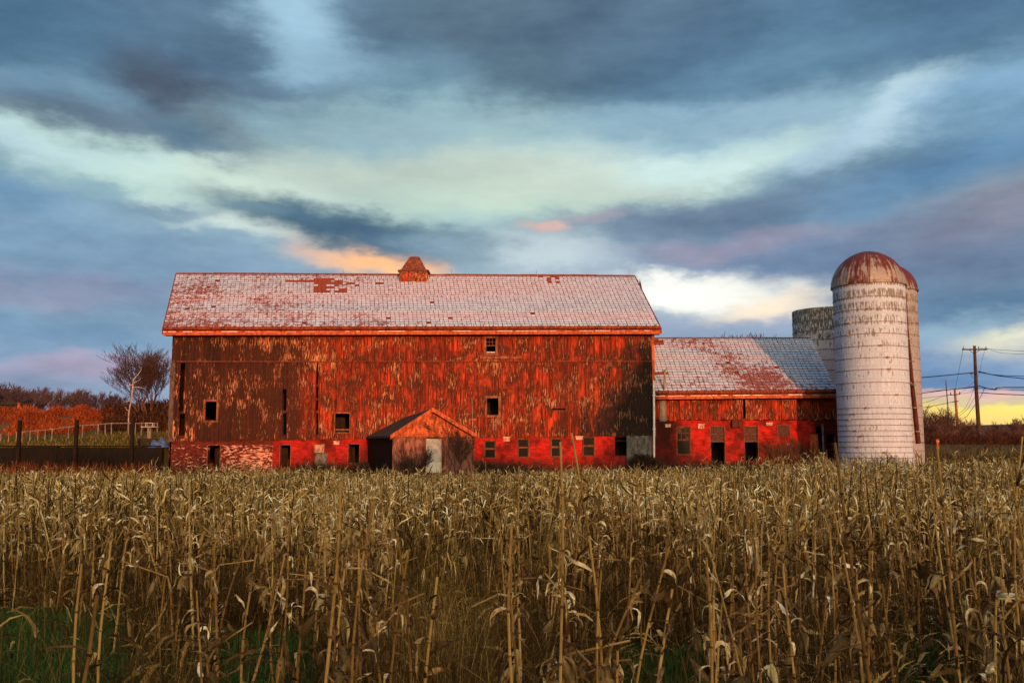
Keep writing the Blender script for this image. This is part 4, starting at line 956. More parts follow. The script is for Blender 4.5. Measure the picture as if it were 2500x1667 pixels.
# red brush bank
def f_bank(r, n):
    x = r.uniform(-60, -30, n); y = r.uniform(83, 104, n); px = x/y*F+1250
    k = (px > -60) & (px < 300) & (px > 10+(104-y)*1.0-r.uniform(0, 50, n)); x, y = x[k], y[k]
    return np.stack([x, y, hgt(x, y)-.3+r.uniform(-.1, .5, len(x))+.35*np.sin(x*.9)*np.sin(y*.7)+.2*np.sin(x*2.3+y)], 1)
brush(150000, f_bank, .38, 31, 'red_brush', 'brush', dict(kind='stuff', label='dense red orange dry brush covering the sunlit bank at the left', category='brush'), tonef=lambda r, n, P: r.random(n)*.7+.3*(.5+.5*np.sin(P[:, 0]*.8)*np.sin(P[:, 2]*2.1+P[:, 0]*.4)))
def f_bb(r, n):
    x = r.uniform(-50, -22, n); y = r.uniform(80, 96, n); px = x/y*F+1250; k = (px > 255) & (px < 420); x, y = x[k], y[k]
    return np.stack([x, y, hgt(x, y)+r.uniform(-.1, 1.0, len(x))**1.0*(.45-.15*ss(270, 340, x/y*F+1250))], 1)
brush(26000, f_bb, .8, 32, 'brown_brush', 'undergrowth', dict(kind='stuff', label='dark brown undergrowth around the foot of the big bare tree', category='undergrowth'))
def f_rb(r, n):
    x = r.uniform(26, 60, n); y = r.uniform(66, 104, n); px = x/y*F+1250; k = (px > 2235) & (px < 2560) & (r.random(n) < .35+.65*ss(70, 80, y)); x, y = x[k], y[k]
    return np.stack([x, y, hgt(x, y)+r.uniform(-.1, .6, len(x))*ss(64, 74, y)], 1)
brush(80000, f_rb, .34, 33, 'dull_brush', 'brush', dict(kind='stuff', label='reddish brown brush on the rise right of the silos', category='brush'), tonef=lambda r, n, P: r.random(n)*.55)
def f_lw(r, n):
    x = r.uniform(-34, -20.5, n); y = r.uniform(50, 56, n); return np.stack([x, y, hgt(x, y)], 1)
strands(9000, f_lw, lambda r, n, P: r.uniform(.4, 1.5, n)*(.55+.45*np.sin(P[:, 0]*1.1)**2), .035, 41, 'red_brush', 'weeds', 4, .35, dict(kind='stuff', label='tall red brown weeds in front of the black retaining wall', category='weeds'))
def f_lawn(r, n):
    x = r.uniform(-48, -24, n); y = r.uniform(57.2, 82, n); return np.stack([x, y, hgt(x, y)], 1)
strands(26000, f_lawn, lambda r, n, P: r.uniform(.06, .35, n), .05, 42, 'lawn_grass', 'lawn', 2, .5, dict(kind='stuff', label='rough green and straw coloured grass on the slope below the rail fence', category='grass'))
def f_fg(r, n):
    x = r.uniform(-28, 32, n); y = r.uniform(44, 57.2, n); y = y-(y > 56.8)*1.0
    k = ~((x > pl-.1) & (x < pr_+.1) & (y > YP-.9)); x, y = x[k], y[k]
    k = ((x-sx1)**2+(y-sy1)**2) > (sr1+.05)**2; x, y = x[k], y[k]; return np.stack([x, y, hgt(x, y)], 1)
strands(60000, f_fg, lambda r, n, P: r.uniform(.2, .65, n), .03, 43, 'straw_grass', 'grass', 3, .5, dict(kind='stuff', label='tall yellow green grass between the corn field and the barns', category='grass'))
def f_dw(r, n):
    x = np.concatenate([r.normal(c_, s_, n//8) for c_, s_ in ((-11.5, .8), (-8.6, .6), (-1.8, .5), (-.6, .9), (9.4, .9), (12.5, 1.2), (15.5, 1.2), (17.6, .8))]); y = r.uniform(55.6, 57.3, len(x)); y = np.where(x > XR, y+.6, y)
    return np.stack([x, y, hgt(x, y)], 1)
brush(9000, lambda r, n: f_dw(r, n)+np.stack([np.zeros(n), np.zeros(n), r.uniform(0, .75, n)], 1)[:len(f_dw(np.random.default_rng(1), n))], .55, 44, 'vine', 'weeds', dict(kind='stuff', label='dark dead weeds crowding the foot of the brick walls', category='weeds'))
def f_sw(r, n):
    x = r.uniform(24.5, 40, n); y = r.uniform(53, 66, n); return np.stack([x, y, hgt(x, y)+r.uniform(0, .2, n)], 1)
strands(12000, f_sw, lambda r, n, P: r.uniform(.1, .7, n), .04, 45, 'dark_grass', 'grass', 2, .5, dict(kind='stuff', label='dark rough grass right of the tallest silo', category='grass'))
# shrubs and vines at the buildings
a = at(1117, 1150, 49.6)
tree('bare_shrub', 'bare many-branched shrub in front of the right half of the entry porch', 'shrub', (a.x, 49.6, 0), 55, None, 'vine', 'vine', h=4.7, spread=.55, r0=.07, levels=5, up=.5, kids=(3, 4), trunkfrac=.30, minr=.008)
a = at(1003, 1150, 49.9)
tree('bare_shrub', 'dark tangled shrub left of the grey porch door', 'shrub', (a.x, 49.9, 0), 58, None, 'vine', 'vine', h=3.6, spread=.6, r0=.05, levels=4, up=.4, kids=(3, 4), trunkfrac=.26, multi=3, minr=.012)
a = at(2165, 1150, 51.6)
tree('bare_shrub', 'bare brambly shrub at the foot of the tallest silo', 'shrub', (a.x, 51.6, 0), 61, None, 'vine', 'vine', h=2.6, spread=.8, r0=.04, levels=5, up=.2, kids=(3, 4), trunkfrac=.25, multi=4, minr=.008, gn=.04)
a = at(1573, 1150, 56.0)
tree('bare_shrub', 'black shrub at the right corner of the big barn beside the white downpipe', 'shrub', (a.x-.2, 56.2, 0), 64, None, 'vine', 'vine', h=3.0, spread=.7, r0=.1, levels=6, up=.4, kids=(3, 5), trunkfrac=.22, multi=3, minr=.012)
a = at(1955, 1150, 57.2)
tree('climbing_vine', 'leafless vine spread over the right part of the red brick wing wall', 'vine', (a.x, 57.8, 0), 66, None, 'vine', 'vine', h=3.6, spread=.6, r0=.03, levels=5, up=.4, kids=(2, 4), trunkfrac=.26, multi=5, minr=.006).scale = (1.3, .06, 1.15)
# unseen spruce added behind the photographer to shade the barn's right end
cx_, cy_ = 37.0, -30.0; dist = (D-cy_); tpx = at(1573, 868, D); shx = tpx.x+dist*math.tan(SAZ); shz = tpx.z+dist/math.cos(SAZ)*math.tan(SEL)
t = thing('shade_spruce', 'tall dark spruce out of view behind the viewpoint, added to shade the barn', 'tree', (shx, cy_, gz(shx, cy_)-.2)); HT = shz-gz(shx, cy_)+.2
mb = MB(); mb.tube([(0, 0, 0), (0, 0, HT*.5), (0, 0, HT)], [.35, .2, .03], 8); local('trunk', mb, MAT['bark'], t)
mb = MB(); rg = random.Random(5)
for i in range(11000):
    z = HT*(1-rg.random()**.62*.9); Rr = (HT-z)*.62+.15; a = rg.uniform(0, 6.283); q_ = Rr*rg.random()**.6*(.75+.25*math.sin(a*3+z*2)); p = Vector((q_*math.cos(a), q_*math.sin(a), z-.25*q_))
    u = Vector((rg.gauss(0, 1), rg.gauss(0, 1), rg.gauss(0, .6))).normalized()*rg.uniform(.15, .34); v = u.cross(Vector((rg.gauss(0, 1), rg.gauss(0, 1), rg.gauss(0, 1)))).normalized()*rg.uniform(.12, .24)
    mb.poly([p-u, p-v, p+u, p+v])
local('crown', mb, MAT['needles'], t)

# ------------------------------------------------------------------ utility poles and wires
YU = 85.0; a = at(2392, 1082, YU)
up_ = thing('utility_pole', 'tall dark wooden utility pole with crossarm right of the silos', 'utility pole', (a.x, YU, a.z))
def PU(px, py, dy=0): return at(px, py, YU+dy)
mb = MB(); mb.tube([PU(2392.5, 1092), PU(2384, 960), PU(2379, 844)], [.19, .16, .12], 10); mb.build('pole', MAT['pole_wood'], up_)
mb = MB(); A, B = PU(2349, 853, -.18), PU(2410, 853, -.18); mb.box(A.x, B.x, A.y-.06, A.y+.06, A.z-.06, A.z+.06)
for s_ in (-1, 1): mb.tube([PU(2379+s_*12, 855, -.2), PU(2379+s_*2, 862, -.15)], .025, 4)
mb.build('crossarm', MAT['pole_wood'], up_)
for px, py in ((2352, 848), (2389, 847), (2407, 847)):
    p = PU(px, py, -.18); mb = MB(); mb.lathe(p.x, p.y, [(.03, p.z-.14), (.05, p.z-.06), (.03, p.z-.02), (.055, p.z+.02), (.02, p.z+.06)], 8); mb.build('insulator', MAT['insulator'], up_)
mb = MB(); p = PU(2374, 912, -.3); mb.box(p.x-.12, p.x+.10, p.y, p.y+.2, p.z-.03, p.z+.03); p = PU(2372, 922, -.3); mb.tube([PU(2371, 912, -.3), PU(2373, 921, -.3), PU(2379, 923, -.3)], .02, 4); mb.build('bracket', MAT['pole_wood'], up_)
YS = 112.0; a = at(2342, 1084, YS)
sp_ = thing('utility_pole', 'shorter reddish utility pole between the silos and the tall dark pole', 'utility pole', (a.x, YS, a.z))
mb = MB(); mb.tube([at(2342, 1092, YS), at(2331, 949, YS)], [.17, .13], 9); mb.build('pole', MAT['pole_red'], sp_)
mb = MB(); A, B = at(2320, 964, YS-.15), at(2344, 962, YS-.15); mb.tube([A, B], .05, 4); A, B = at(2325, 981, YS-.15), at(2340, 979, YS-.15); mb.tube([A, B], .05, 4); mb.build('crossarm', MAT['pole_wood'], sp_)
for px, py in ((2321, 961), (2343, 959)):
    p = at(px, py, YS-.15); mb = MB(); mb.lathe(p.x, p.y, [(.05, p.z-.1), (.09, p.z), (.04, p.z+.1), (.07, p.z+.14), (.02, p.z+.18)], 8); mb.build('insulator', MAT['insulator'], sp_)
a = at(2320, 1062, 100); ap = thing('antenna_pole', 'thin dark mast just left of the shorter reddish pole', 'mast', (a.x, 100, a.z))
mb = MB(); mb.tube([at(2320, 1070, 100), at(2309, 928, 100)], [.06, .045], 6); mb.build('mast', MAT['pole_wood'], ap); mb = MB(); mb.tube([at(2308, 932, 99.8), at(2310.5, 932, 99.8)], .05, 4); mb.tube([at(2309, 928, 100), at(2308.8, 925, 100)], .02, 4); mb.build('mast_tip', MAT['hoop'], ap)
a = at(2291, 1120, 70); g0 = gz(a.x, 70); st_ = thing('marker_post', 'short red marker post in the grass right of the silos', 'post', (a.x, 70, g0)); zz = at(2291, 1095, 70).z
mb = MB(); mb.box(-.09, .09, -.05, .05, -.1, max(.7, zz-g0)); local('stake', mb, MAT['trim_orange'], st_); mb = MB(); mb.box(-.1, .1, -.07, -.052, .5, .6); local('band', mb, MAT['white_block'], st_)
WR_ = [ # label, [(px,py,Y)...], radius
 ('upper wire from the crossarm of the tall pole to the right edge', [(2388, 849, 85), (2440, 854, 80), (2560, 860, 72)], .014),
 ('second wire from the crossarm end of the tall pole to the right edge', [(2407, 849, 85), (2450, 862, 80), (2560, 866, 72)], .014),
 ('wire dropping from the left crossarm end of the tall pole to the shorter pole', [(2351, 853, 85), (2341, 905, 98), (2332, 950, 112)], .018),
 ('thin wire dropping from the right crossarm end behind the tall pole', [(2404, 855, 85), (2395, 890, 92), (2384, 925, 97), (2342, 962, 112)], .014),
 ('thick cable running from behind the silos to the middle of the tall pole', [(2200, 928, 90), (2245, 922, 87), (2300, 917, 86), (2380, 909, 85)], .04),
 ('thick cable from the middle of the tall pole toward the right edge', [(2388, 906, 85), (2430, 916, 81), (2480, 922, 76), (2560, 930, 70)], .035),
 ('higher of two cables leaving the middle of the tall pole to the right', [(2388, 908, 85), (2440, 916, 80), (2560, 920, 70)], .028),
 ('lower cable from behind the silos to the tall pole', [(2200, 968, 90), (2250, 960, 87), (2310, 952, 86), (2356, 947, 85.5), (2386, 942, 85)], .035),
 ('thin wire just above the lower cable left of the tall pole', [(2200, 962, 90), (2250, 956, 88), (2330, 950, 86), (2386, 945, 85)], .018),
 ('looped dark cable leaving the lower part of the tall pole to the right', [(2388, 941, 85), (2415, 949, 83), (2432, 951, 82), (2440, 946, 81), (2560, 946, 70)], .04),
 ('thin wire below the looped cable', [(2388, 947, 85), (2460, 951, 78), (2560, 954, 70)], .018),
 ('heavy straight cable lowest on the right of the tall pole', [(2390, 958, 85), (2450, 962, 79), (2560, 966, 70)], .035),
 ('short guy wire from the looped cable down to the tall pole', [(2404, 946, 84), (2400, 956, 84.5), (2391, 974, 85)], .025),
 ('faint wire sagging from the shorter pole to the silos', [(2200, 974, 105), (2260, 971, 108), (2322, 963, 112)], .02),
 ('middle faint wire from the shorter pole to the silos', [(2200, 992, 105), (2260, 982, 108), (2300, 968, 110), (2322, 964, 112)], .02),
 ('low dark wire from the shorter pole lower arm to the silos', [(2200, 999, 105), (2260, 994, 108), (2325, 981, 112)], .03),
 ('curved wire from the shorter pole arm up to the tall pole', [(2343, 961, 112), (2366, 958, 96), (2386, 946, 85)], .016),
 ('long sagging wire from low on the shorter pole to the tall pole', [(2340, 1028, 112), (2358, 1018, 100), (2372, 1000, 92), (2390, 976, 85)], .024),
 ('second sagging wire beside the long one between the two poles', [(2338, 1010, 112), (2355, 998, 100), (2370, 968, 92), (2384, 930, 85)], .018),
 ('third thin sagging wire between the two poles', [(2338, 1018, 112), (2360, 1000, 100), (2376, 976, 90), (2388, 955, 85)], .016)]
for lab, pts, r_ in WR_:
    P3 = [at(*p) for p in pts]; Q = []
    for i in range(len(P3)-1):
        p0, p1, p2, p3 = P3[max(0, i-1)], P3[i], P3[i+1], P3[min(len(P3)-1, i+2)]
        for k in range(6):
            t = k/6; Q.append(.5*((2*p1)+(p2-p0)*t+(2*p0-5*p1+4*p2-p3)*t*t+(3*p1-p0-3*p2+p3)*t**3))
    Q.append(P3[-1]); mb = MB(); mb.tube(Q, r_, 4, cap=False); mb.build('power_line', MAT['wire'], label=lab, category='wire', group='wires around the utility poles')

# ------------------------------------------------------------------ corn
def corn_geo(rg, h, lod, stem_r=.0125, bare=False, nleaf=None, broken=None, lw=1.0):
    """returns stem, leaf, ear as MBs (plant foot at the origin)"""
    st = MB(); lf = MB(); ear = MB()
    nseg = 8 if lod == 0 else 4; ns = 7 if lod == 0 else 3
    lx, ly = rg.gauss(0, .05), rg.gauss(0, .05); bx_, by_ = rg.gauss(0, .03), rg.gauss(0, .03); br_ = rg.random() < .38 if broken is None else broken
    cut = rg.uniform(.6, .85); ba = rg.uniform(0, 6.283); bang = rg.uniform(.6, 2.3)
    def ax(t):
        if br_ and t > cut:
            p = ax0(cut); L = (t-cut)*h; return (p[0]+L*math.sin(bang)*math.cos(ba), p[1]+L*math.sin(bang)*math.sin(ba), p[2]+L*math.cos(bang))
        return ax0(t)
    kk, kp = rg.uniform(.006, .022), rg.uniform(0, 6)
    def ax0(t): return (h*(lx*t+bx_*t*t*1.5+kk*math.sin(5*t+kp)-kk*math.sin(kp)), h*(ly*t+by_*t*t*1.5), h*t)
    tone = rg.uniform(.3, .8)
    for i in range(nseg):
        t0, t1 = i/nseg, (i+1)/nseg; tt = tone+rg.uniform(-.18, .18)
        r0_ = stem_r*(1.05-.5*t0); r1_ = stem_r*(1.05-.5*t1)
        if lod == 0:
            p0, p1 = Vector(ax(t0)), Vector(ax(t1)); st.tube([p0, p0.lerp(p1, .05)], [r0_*1.22, r0_*1.28], ns, max(0, tt-.45), cap=False); st.tube([p0.lerp(p1, .05), p0.lerp(p1, .10), p0.lerp(p1, .5), p1], [r0_*1.25, r0_*.92, r0_*.88, r1_], ns, tt, cap=(i == nseg-1))
        else: st.tube([ax(t0), ax(t1)], [r0_, r1_], ns, tt, cap=False)
    def ribbon(mb, p, az_, e0, L, w0, curl, tone, seg, tw, droop=-1.5):
        p = Vector(p); pts = []; e = e0; a = az_; q_ = Vector(p)
        for i in range(seg+1):
            s_ = i/seg; w = w0*min(1, .35+s_*5)*(1-s_)**.55*.5; d = Vector((math.cos(a)*math.cos(e), math.sin(a)*math.cos(e), math.sin(e)))
            sd = Vector((-math.sin(a), math.cos(a), 0)); nrm = d.cross(sd); ang = tw*s_; sv = sd*math.cos(ang)+nrm*math.sin(ang); nv = sd.cross(d)
            fold = nv*w*.5
            pts.append((q_-sv*w, q_+fold*.8, q_+sv*w)); q_ = q_+d*L/seg; e = max(droop, e-curl/seg*(1+s_)); a += rg.gauss(0, .34); e += rg.gauss(0, .16)
        b0 = len(mb.v)
        if lod == 0:
            for a_ in pts: mb.v += [tuple(v) for v in a_]
            for i in range(seg):
                k = b0+3*i
                for j in (0, 1): mb.f.append((k+j, k+j+1, k+j+4, k+j+3)); mb.t.append(min(1, max(0, tone+rg.uniform(-.12, .12))))
        else:
            for a_ in pts: mb.v += [tuple(a_[0]), tuple(a_[2])]
            for i in range(seg): k = b0+2*i; mb.f.append((k, k+1, k+3, k+2)); mb.t.append(min(1, max(0, tone+rg.uniform(-.1, .1))))
    n = nleaf if nleaf is not None else (rg.randint(5, 9) if not bare else rg.randint(1, 3)); a = rg.uniform(0, 6.283)
    for i in range(n):
        t = .22+.74*(i+rg.uniform(0, .6))/max(n, 1); t = min(t, .97); a += math.pi+rg.gauss(0, .5)
        low = t < .6
        L = rg.uniform(.16, .52)*(1.0 if low else .58); tone_ = rg.uniform(.05, .65) if low else rg.uniform(.3, 1.2)
        ribbon(lf, ax(t), a, rg.uniform(.2, 1.1) if not low else rg.uniform(-1.1, .5), L, rg.uniform(.014, .042)*lw, (rg.uniform(1.4, 5.5) if rg.random() < .6 else rg.uniform(-.4, 1.2)), tone_, 9 if lod == 0 else 4, rg.gauss(0, 3.2))
    # shreds clinging to the stem
    for i in range(rg.randint(6, 12) if lod == 0 else 2):
        t = rg.uniform(.15, .9); ribbon(lf, ax(t), rg.uniform(0, 6.28), rg.uniform(-1.2, 1.3), rg.uniform(.08, .22), rg.uniform(.012, .03), rg.uniform(0, 3), rg.uniform(.2, .9), 4 if lod == 0 else 2, rg.gauss(0, 1.5))
    cob = None
    if not bare and (rg.random() < (.7 if lod == 0 else .4)):
        t = rg.uniform(.38, .6); p = Vector(ax(t)); a = rg.uniform(0, 6.28); e = rg.uniform(-1.45, -.7) if rg.random() < .8 else .9
        L = rg.uniform(.17, .24); d = Vector((math.cos(a)*math.cos(e), math.sin(a)*math.cos(e), math.sin(e))); p0 = p+d*.03; tn = rg.uniform(.2, .9)
        prof = [(0, .010), (.12, .024), (.35, .031), (.65, .027), (.88, .015), (1, .004)] if lod == 0 else [(0, .012), (.4, .032), (1, .005)]
        ear.tube([p0+d*L*s_ for s_, _ in prof], [r_ for _, r_ in prof], 8 if lod == 0 else 4, tn, cap=False)
        for k in range(4 if lod == 0 else 1): ribbon(ear, p0, a+rg.gauss(0, .7), e+rg.uniform(-.2, .9), rg.uniform(.15, .3), rg.uniform(.03, .055), rg.uniform(.8, 2.8), min(1, tn+rg.uniform(-.15, .15)), 6 if lod == 0 else 3, rg.gauss(0, 1))
        cob = (p0, d, L)
    return st, lf, ear, cob
# near individual stalks
CR = random.Random(99)
def make_corn(label, loc, h, r_=.0125, group=None, cobshow=False, **kw):
    t = thing('corn_stalk', label, 'corn stalk', loc, group)
    st, lf, er, cob = corn_geo(CR, h, 0, r_, **kw)
    local('stem', st, MAT['corn_stem'], t)
    if lf.f: local('leaves', lf, MAT['corn_leaf'], t)
    if er.f:
        e = local('ear', er, MAT['corn_husk'], t)
        if cobshow and cob:
            mb = MB(); p, d, L = cob; s_ = d.cross(Vector((0, 1, 0.2))).normalized(); f = Vector((0, -.035, 0)); mb.tube([p+f+d*L*.75*k/5 for k in range(6)], [.008, .015, .017, .016, .012, .004], 10, .5); local('cob', mb, MAT['cob'], e)
    return t
near = [ # px_at_top, y_top, Y, radius, kwargs, label
 (818, 1176, 4.7, .0150, dict(nleaf=3, broken=False, bare=True), 'tall thick bare stalk left of centre, highest of the pair with the right-leaning one'),
 (857, 1236, 4.9, .0135, dict(nleaf=3, broken=False, bare=True), 'bare foreground stalk just right of the tall thick one, leaning right'),
 (960, 1342, 5.1, .0130, dict(nleaf=2, broken=False, bare=True), 'straight brownish foreground stalk between the leaning pair and the ochre stalk'),
 (1021, 1300, 4.8, .0130, dict(nleaf=3, broken=False, bare=True), 'slender ochre yellow stalk right of the straight brownish one'),
 (1262, 1280, 5.0, .0140, dict(nleaf=3, broken=False, bare=True), 'thick foreground stalk in the middle with a pale curled leaf on its left'),
 (1283, 1268, 5.6, .0120, dict(nleaf=3, broken=False), 'stalk close behind the thick middle foreground stalk'),
 (1379, 1078, 4.8, .0130, dict(nleaf=5, broken=False), 'tall stalk right of the middle whose tip reaches in front of the red brick wall'),
 (1480, 1056, 5.3, .0130, dict(nleaf=4, broken=False), 'tall tan stalk whose pointed tip overlaps the barn brick between two windows'),
 (226, 1366, 4.3, .0120, dict(nleaf=1, broken=False, bare=True), 'thin brown stalk at the lower left in front of the green patch'),
 (103, 1455, 3.4, .0150, dict(nleaf=0, broken=False, bare=True), 'thick short cut stalk at the bottom left corner'),
 (76, 1575, 3.6, .0080, dict(nleaf=0, broken=False, bare=True), 'short thin orange stub at the bottom left corner'),
 (1725, 1360, 4.6, .0140, dict(nleaf=2, broken=False, bare=True), 'stalk with a dark node low on the right of centre'),
 (1862, 1240, 5.6, .0120, dict(nleaf=5, broken=False), 'leafy tan stalk halfway between the centre and the right silo stalks'),
 (1925, 1385, 5.2, .0120, dict(nleaf=5, broken=False), 'short stalk with pale hanging leaves right of the leafy tan stalk'),
 (2088, 1105, 5.2, .0125, dict(nleaf=6, broken=False), 'tall stalk whose tip crosses the base of the tallest silo'),
 (2142, 1080, 5.0, .0170, dict(nleaf=6, broken=False), 'thickest stalk, with forked pale leaves, in front of the right side of the tallest silo'),
 (2354, 1090, 4.9, .0130, dict(nleaf=5, broken=False), 'tall stalk below the utility poles with a pale drooping leaf'),
 (2440, 1118, 5.1, .0130, dict(nleaf=5, broken=False), 'stalk near the right edge topped by a white horizontal leaf'),
 (2478, 1065, 5.6, .0110, dict(nleaf=4, broken=False), 'slim stalk at the right edge with its tip near the sky'),
 (2010, 1300, 5.9, .0120, dict(nleaf=8, broken=False), 'leafy stalk just left of the silo stalks'),
 (1535, 1330, 5.4, .0125, dict(nleaf=8, broken=False), 'stalk with big drooping husks right of the tall tan stalk'),
 (1440, 1390, 4.9, .0125, dict(nleaf=7, broken=False), 'stalk with pale hanging husks at the bottom centre right')]
for px, py, Yn, rr_, kw, lab in near:
    p = at(px, py, Yn); make_corn(lab, (p.x, Yn, 0), max(.3, p.z), rr_*.8, 'foreground corn stalks', cobshow=('husks' in lab), **kw)
# leafy clump with husks, bottom
for lab, px, Yn, h in (('short stalk wrapped in big dark husks at the bottom centre', 1055, 5.4, 1.45), ('short stalk with a wide pale husk at the bottom right of centre', 1560, 5.3, 1.4), ('husk covered stub beside the short stalk at the bottom right of centre', 1500, 5.2, 1.1), ('leafy short stalk in the bottom right corner', 2440, 4.9, 1.2), ('crumpled leafy stalk left of the bottom right corner', 2120, 5.2, 1.35)):
    p = at(px, 1500, Yn); make_corn(lab, (p.x, Yn, 0), h, .013, 'foreground corn stalks', cobshow=True, nleaf=17, broken=False, lw=1.9)
GEN = 'weathered brown corn stalk standing among many alike in the near rows of the field'
GRP = 'corn stalks in the near rows'
nproto = 22; cps = []
for k in range(nproto):
    cps.append(make_corn(GEN, (0, 0, -50), CR.uniform(1.3, 1.75), CR.uniform(.010, .0135), GRP, nleaf=CR.randint(6, 13)))
N = 270; pts = []; CR2 = random.Random(5); tries = 0
def dens(x, y):
    px = x/y*F+1250; d = .55+.45*math.sin(x*1.9+.6)*math.sin(y*1.3+1.1)
    # open weedy gaps seen in the photo
    if 960 < px < 1230 and y < 13.2: d = 0
    if px < 340 and y < 12.6: d *= .12
    if 560 < px < 790 and y < 10.5: d *= .25
    if 1500 < px < 1730 and y < 10: d *= .2
    if 2170 < px < 2320 and y < 10: d *= .3
    if px < 700 and y > 12.6: d = max(d, .75)*1.1
    return d
YN0, YN1 = 5.2, 14.0
while len(pts) < N and tries < 60000:
    tries += 1; y = math.sqrt(CR2.uniform(YN0**2, YN1**2)); x = CR2.uniform(-.60, .60)*y
    if CR2.random() > dens(x, y): continue
    if any((x-a_)**2+(y-b2)**2 < .13**2 for a_, b2 in pts): continue
    pts.append((x, y))
for i, (x, y) in enumerate(pts):
    s_ = CR2.uniform(.88, 1.12); loc = (x, y, gz(x, y)-.02)
    if i < nproto: o = cps[i]; o.location = loc; o.rotation_euler = (CR2.gauss(0, .05), CR2.gauss(0, .05), CR2.uniform(0, 6.28))
    else:
        o = copy_tree(cps[CR2.randrange(nproto)], loc, CR2.uniform(0, 6.28), (s_, s_, s_)); o.rotation_euler[0] = CR2.gauss(0, .06); o.rotation_euler[1] = CR2.gauss(0, .06)
# far stalks: one mesh
def far_corn(name, y0, y1, dn, hm, lod, seed, nvar, label):
    r = np.random.default_rng(seed); rg = random.Random(seed); variants = []
    for k in range(nvar):
        st, lf, er, _ = corn_geo(rg, 1.0*rg.uniform(.85, 1.15), lod, .012 if lod else .0115, nleaf=rg.randint(6, 10), lw=.72)
        v = np.array(st.v+lf.v+er.v); f = [q_ for q_ in st.f if len(q_) in (3, 4)]; o1 = len(st.v); f += [tuple(i+o1 for i in q_) for q_ in lf.f]; o2 = o1+len(lf.v); f += [tuple(i+o2 for i in q_) for q_ in er.f if len(q_) == 4]
        tn = [t*.75 for q_, t in zip(st.f, st.t) if len(q_) in (3, 4)]+list(lf.t)+[t for q_, t in zip(er.f, er.t) if len(q_) == 4]
        fk = [(q_ if len(q_) == 4 else (q_[0], q_[1], q_[2], q_[2])) for q_ in f]
        keep = [i for i, q_ in enumerate(fk) if q_[2] != q_[3]]; variants.append((v, np.array([fk[i] for i in keep]), np.array([tn[i] for i in keep])))
    A = 1.36*(y1*y1-y0*y0)/2; n = int(A*dn); y = np.sqrt(r.uniform(y0*y0, y1*y1, n)); x = r.uniform(-.68, .68, n)*y
    Vs, Fs, Ts = [], [], []; off = 0; vi = r.integers(0, nvar, n)
    for k in range(nvar):
        sel = vi == k; m_ = sel.sum(); v, f, tn = variants[k]; a = r.uniform(0, 2*np.pi, m_); hs = hm*r.uniform(.8, 1.12, m_)*(1+.06*np.sin(x[sel]*.5))*np.where(r.random(m_) < .03, 1.2, 1)*(1-.27*ss(34, 44, y[sel])*(1-ss(.10, .26, x[sel]/y[sel])))*(1+.22*ss(.12, .30, x[sel]/y[sel])*ss(24, 40, y[sel]))*(1+.16*ss(22, 14, y[sel])); tl = r.normal(0, .09, (m_, 2))
        hor = 1.25
        X_ = (v[None, :, 0]*np.cos(a)[:, None]-v[None, :, 1]*np.sin(a)[:, None])*hor+tl[:, :1]*v[None, :, 2]*hs[:, None]; Y_ = (v[None, :, 0]*np.sin(a)[:, None]+v[None, :, 1]*np.cos(a)[:, None])*hor+tl[:, 1:]*v[None, :, 2]*hs[:, None]
        Z_ = v[None, :, 2]*hs[:, None]; P = np.stack([X_+x[sel][:, None], Y_+y[sel][:, None], Z_+hgt(x[sel], y[sel])[:, None]], 2).reshape(-1, 3)
        Vs.append(P); Fs.append((f[None]+(np.arange(m_)*len(v))[:, None, None]+off).reshape(-1, 4)); off += m_*len(v)
        pt = .16*np.sin(x[sel]*.9+np.sin(y[sel]*.7)*2)*np.sin(y[sel]*.8+1); Ts.append((tn[None]+(r.uniform(-.22, .18, m_)+pt)[:, None]).ravel())
    mk(name, np.concatenate(Vs), np.concatenate(Fs), MAT['corn_far'], np.concatenate(Ts), kind='stuff', label=label, category='corn')
far_corn('corn_field', 13.5, 45.5, 9.0, 1.34, 1, 11, 30, 'dense field of dead tan corn stalks stretching to the barns')
# weeds and grass under the corn
def f_wd(y0, y1, pw=1.0, gaps=False):
    def fn(r, n):
        y = np.sqrt(r.uniform(y0*y0, y1*y1, n)); x = r.uniform(-.58, .58, n)*y
        if gaps:
            c_ = np.sin(x*1.1+2)*np.sin(y*.9)+.5*np.sin(x*2.7+y*1.9); px = x/y*F+1250; gap = ((px < 340) & (y < 12.6)) | ((px > 1500) & (px < 1730) & (y < 10.4)) | ((px > 540) & (px < 790) & (y < 11)) | ((px > 2160) & (px < 2330) & (y < 10.6)); k = r.random(n) < np.where(gap, .05, np.clip(.55+.5*c_, .06, 1)); x, y = x[k], y[k]
        return np.stack([x, y, hgt(x, y)], 1)
    return fn
strands(110000, f_wd(5, 14, gaps=True), lambda r, n, P: r.uniform(.15, .95, n)**1.1, .006, 51, 'weed', 'weeds', 4, .8, dict(kind='stuff', label='tangle of thin dead brown weeds between the near corn stalks', category='weeds'), tonef=lambda r, n, P: r.random(n)**1.5*(.62+.38*ss(.6, .95, r.random(n)))+.1*np.sin(P[:, 0]*1.7)*np.sin(P[:, 1]*1.1)+.22*np.exp(-((P[:, 0]/P[:, 1]+.07)/.07)**2))
strands(70000, f_wd(13, 48), lambda r, n, P: r.uniform(.3, 1.1, n)*(1-.3*ss(34, 44, P[:, 1])), .013, 52, 'weed', 'weeds', 3, .5, dict(kind='stuff', label='thin dead weeds filling the far part of the corn field', category='weeds'))
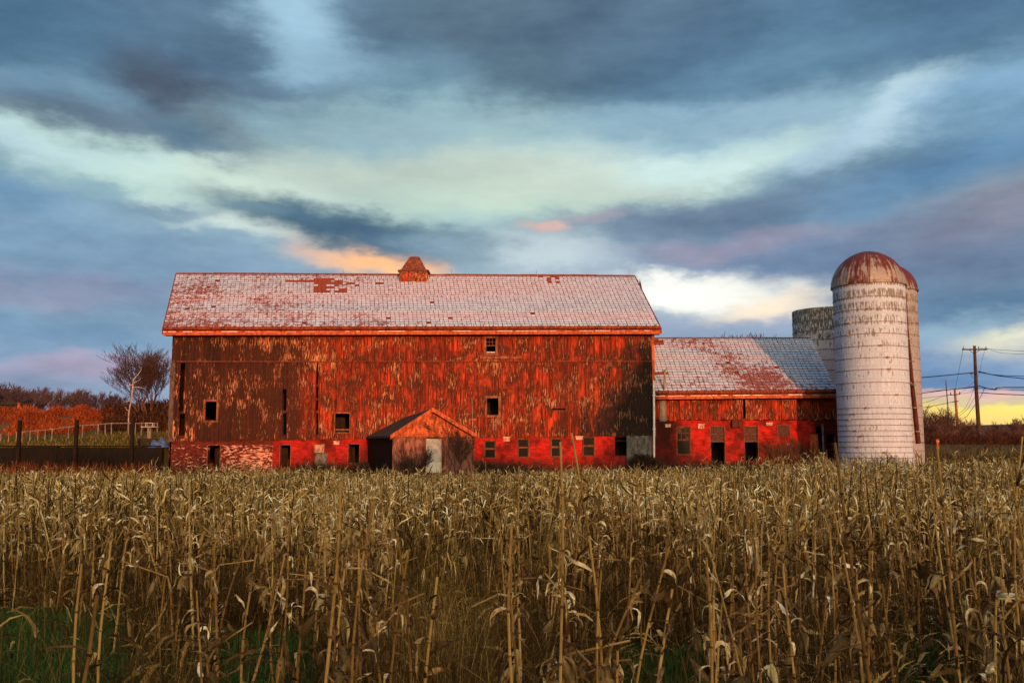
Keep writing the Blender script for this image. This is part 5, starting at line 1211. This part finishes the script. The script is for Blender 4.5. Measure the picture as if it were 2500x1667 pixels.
def f_gr(r, n):
    y = np.sqrt(r.uniform(4.2**2, 15**2, n)); x = r.uniform(-.58, .58, n)*y; c_ = np.sin(x*1.3+.5)+np.sin(y*1.1+x*.6)+.6*np.sin(x*3.1-y*2.3)
    px = x/y*F+1250; gap = ((px < 340) & (y < 12.6)) | ((px > 1500) & (px < 1730) & (y < 10.4)) | ((px > 540) & (px < 790) & (y < 11)) | ((px > 2160) & (px < 2330) & (y < 10.6)); k = r.random(n) < np.where(gap, 1, np.clip(.35+.6*c_, .05, 1)*np.where(y < 9.5, .8, .4)); x, y = x[k], y[k]; return np.stack([x, y, hgt(x, y)], 1)
strands(200000, f_gr, lambda r, n, P: r.uniform(.05, .2, n), .009, 53, 'grass', 'grass', 2, .9, dict(kind='stuff', label='short deep green grass showing between the near corn stalks', category='grass'))
def f_lit(r, n):
    y = np.sqrt(r.uniform(5**2, 14**2, n)); x = r.uniform(-.58, .58, n)*y; return np.stack([x, y, hgt(x, y)+r.uniform(.0, .25, n)], 1)
r_ = None
def litter():
    r = np.random.default_rng(8); P = f_lit(r, 9000); pq = P[:, 0]/P[:, 1]*F+1250; P = P[~(((pq < 340) & (P[:, 1] < 12.6)) | ((pq > 1500) & (pq < 1730) & (P[:, 1] < 10.4)) | ((pq > 540) & (pq < 790) & (P[:, 1] < 11))) | (r.random(len(P)) < .12)]; n = len(P); th = r.uniform(0, 2*np.pi, n); el_ = r.normal(0, .35, n); L = r.uniform(.1, .45, n)
    d = np.stack([np.cos(th)*np.cos(el_), np.sin(th)*np.cos(el_), np.sin(el_)], 1); s = np.stack([-np.sin(th), np.cos(th), r.normal(0, .6, n)], 1)*(.006+.016*r.random(n)**2)[:, None]
    m_ = P+d*L[:, None]*.5+np.array([0, 0, 1])*(L*.12)[:, None]; e_ = P+d*L[:, None]
    V = np.stack([P-s, P+s, m_-s, m_+s, e_-s*.2, e_+s*.2], 1).reshape(-1, 3); b = (np.arange(n)*6)[:, None]
    f = np.concatenate([b+np.array([0, 1, 3, 2]), b+np.array([2, 3, 5, 4])], 0); t = r.random(n); mk('corn_litter', V, f, MAT['corn_far'], np.concatenate([t, t])*.75, kind='stuff', label='fallen corn leaves and broken stems littering the near ground', category='corn litter')
litter()
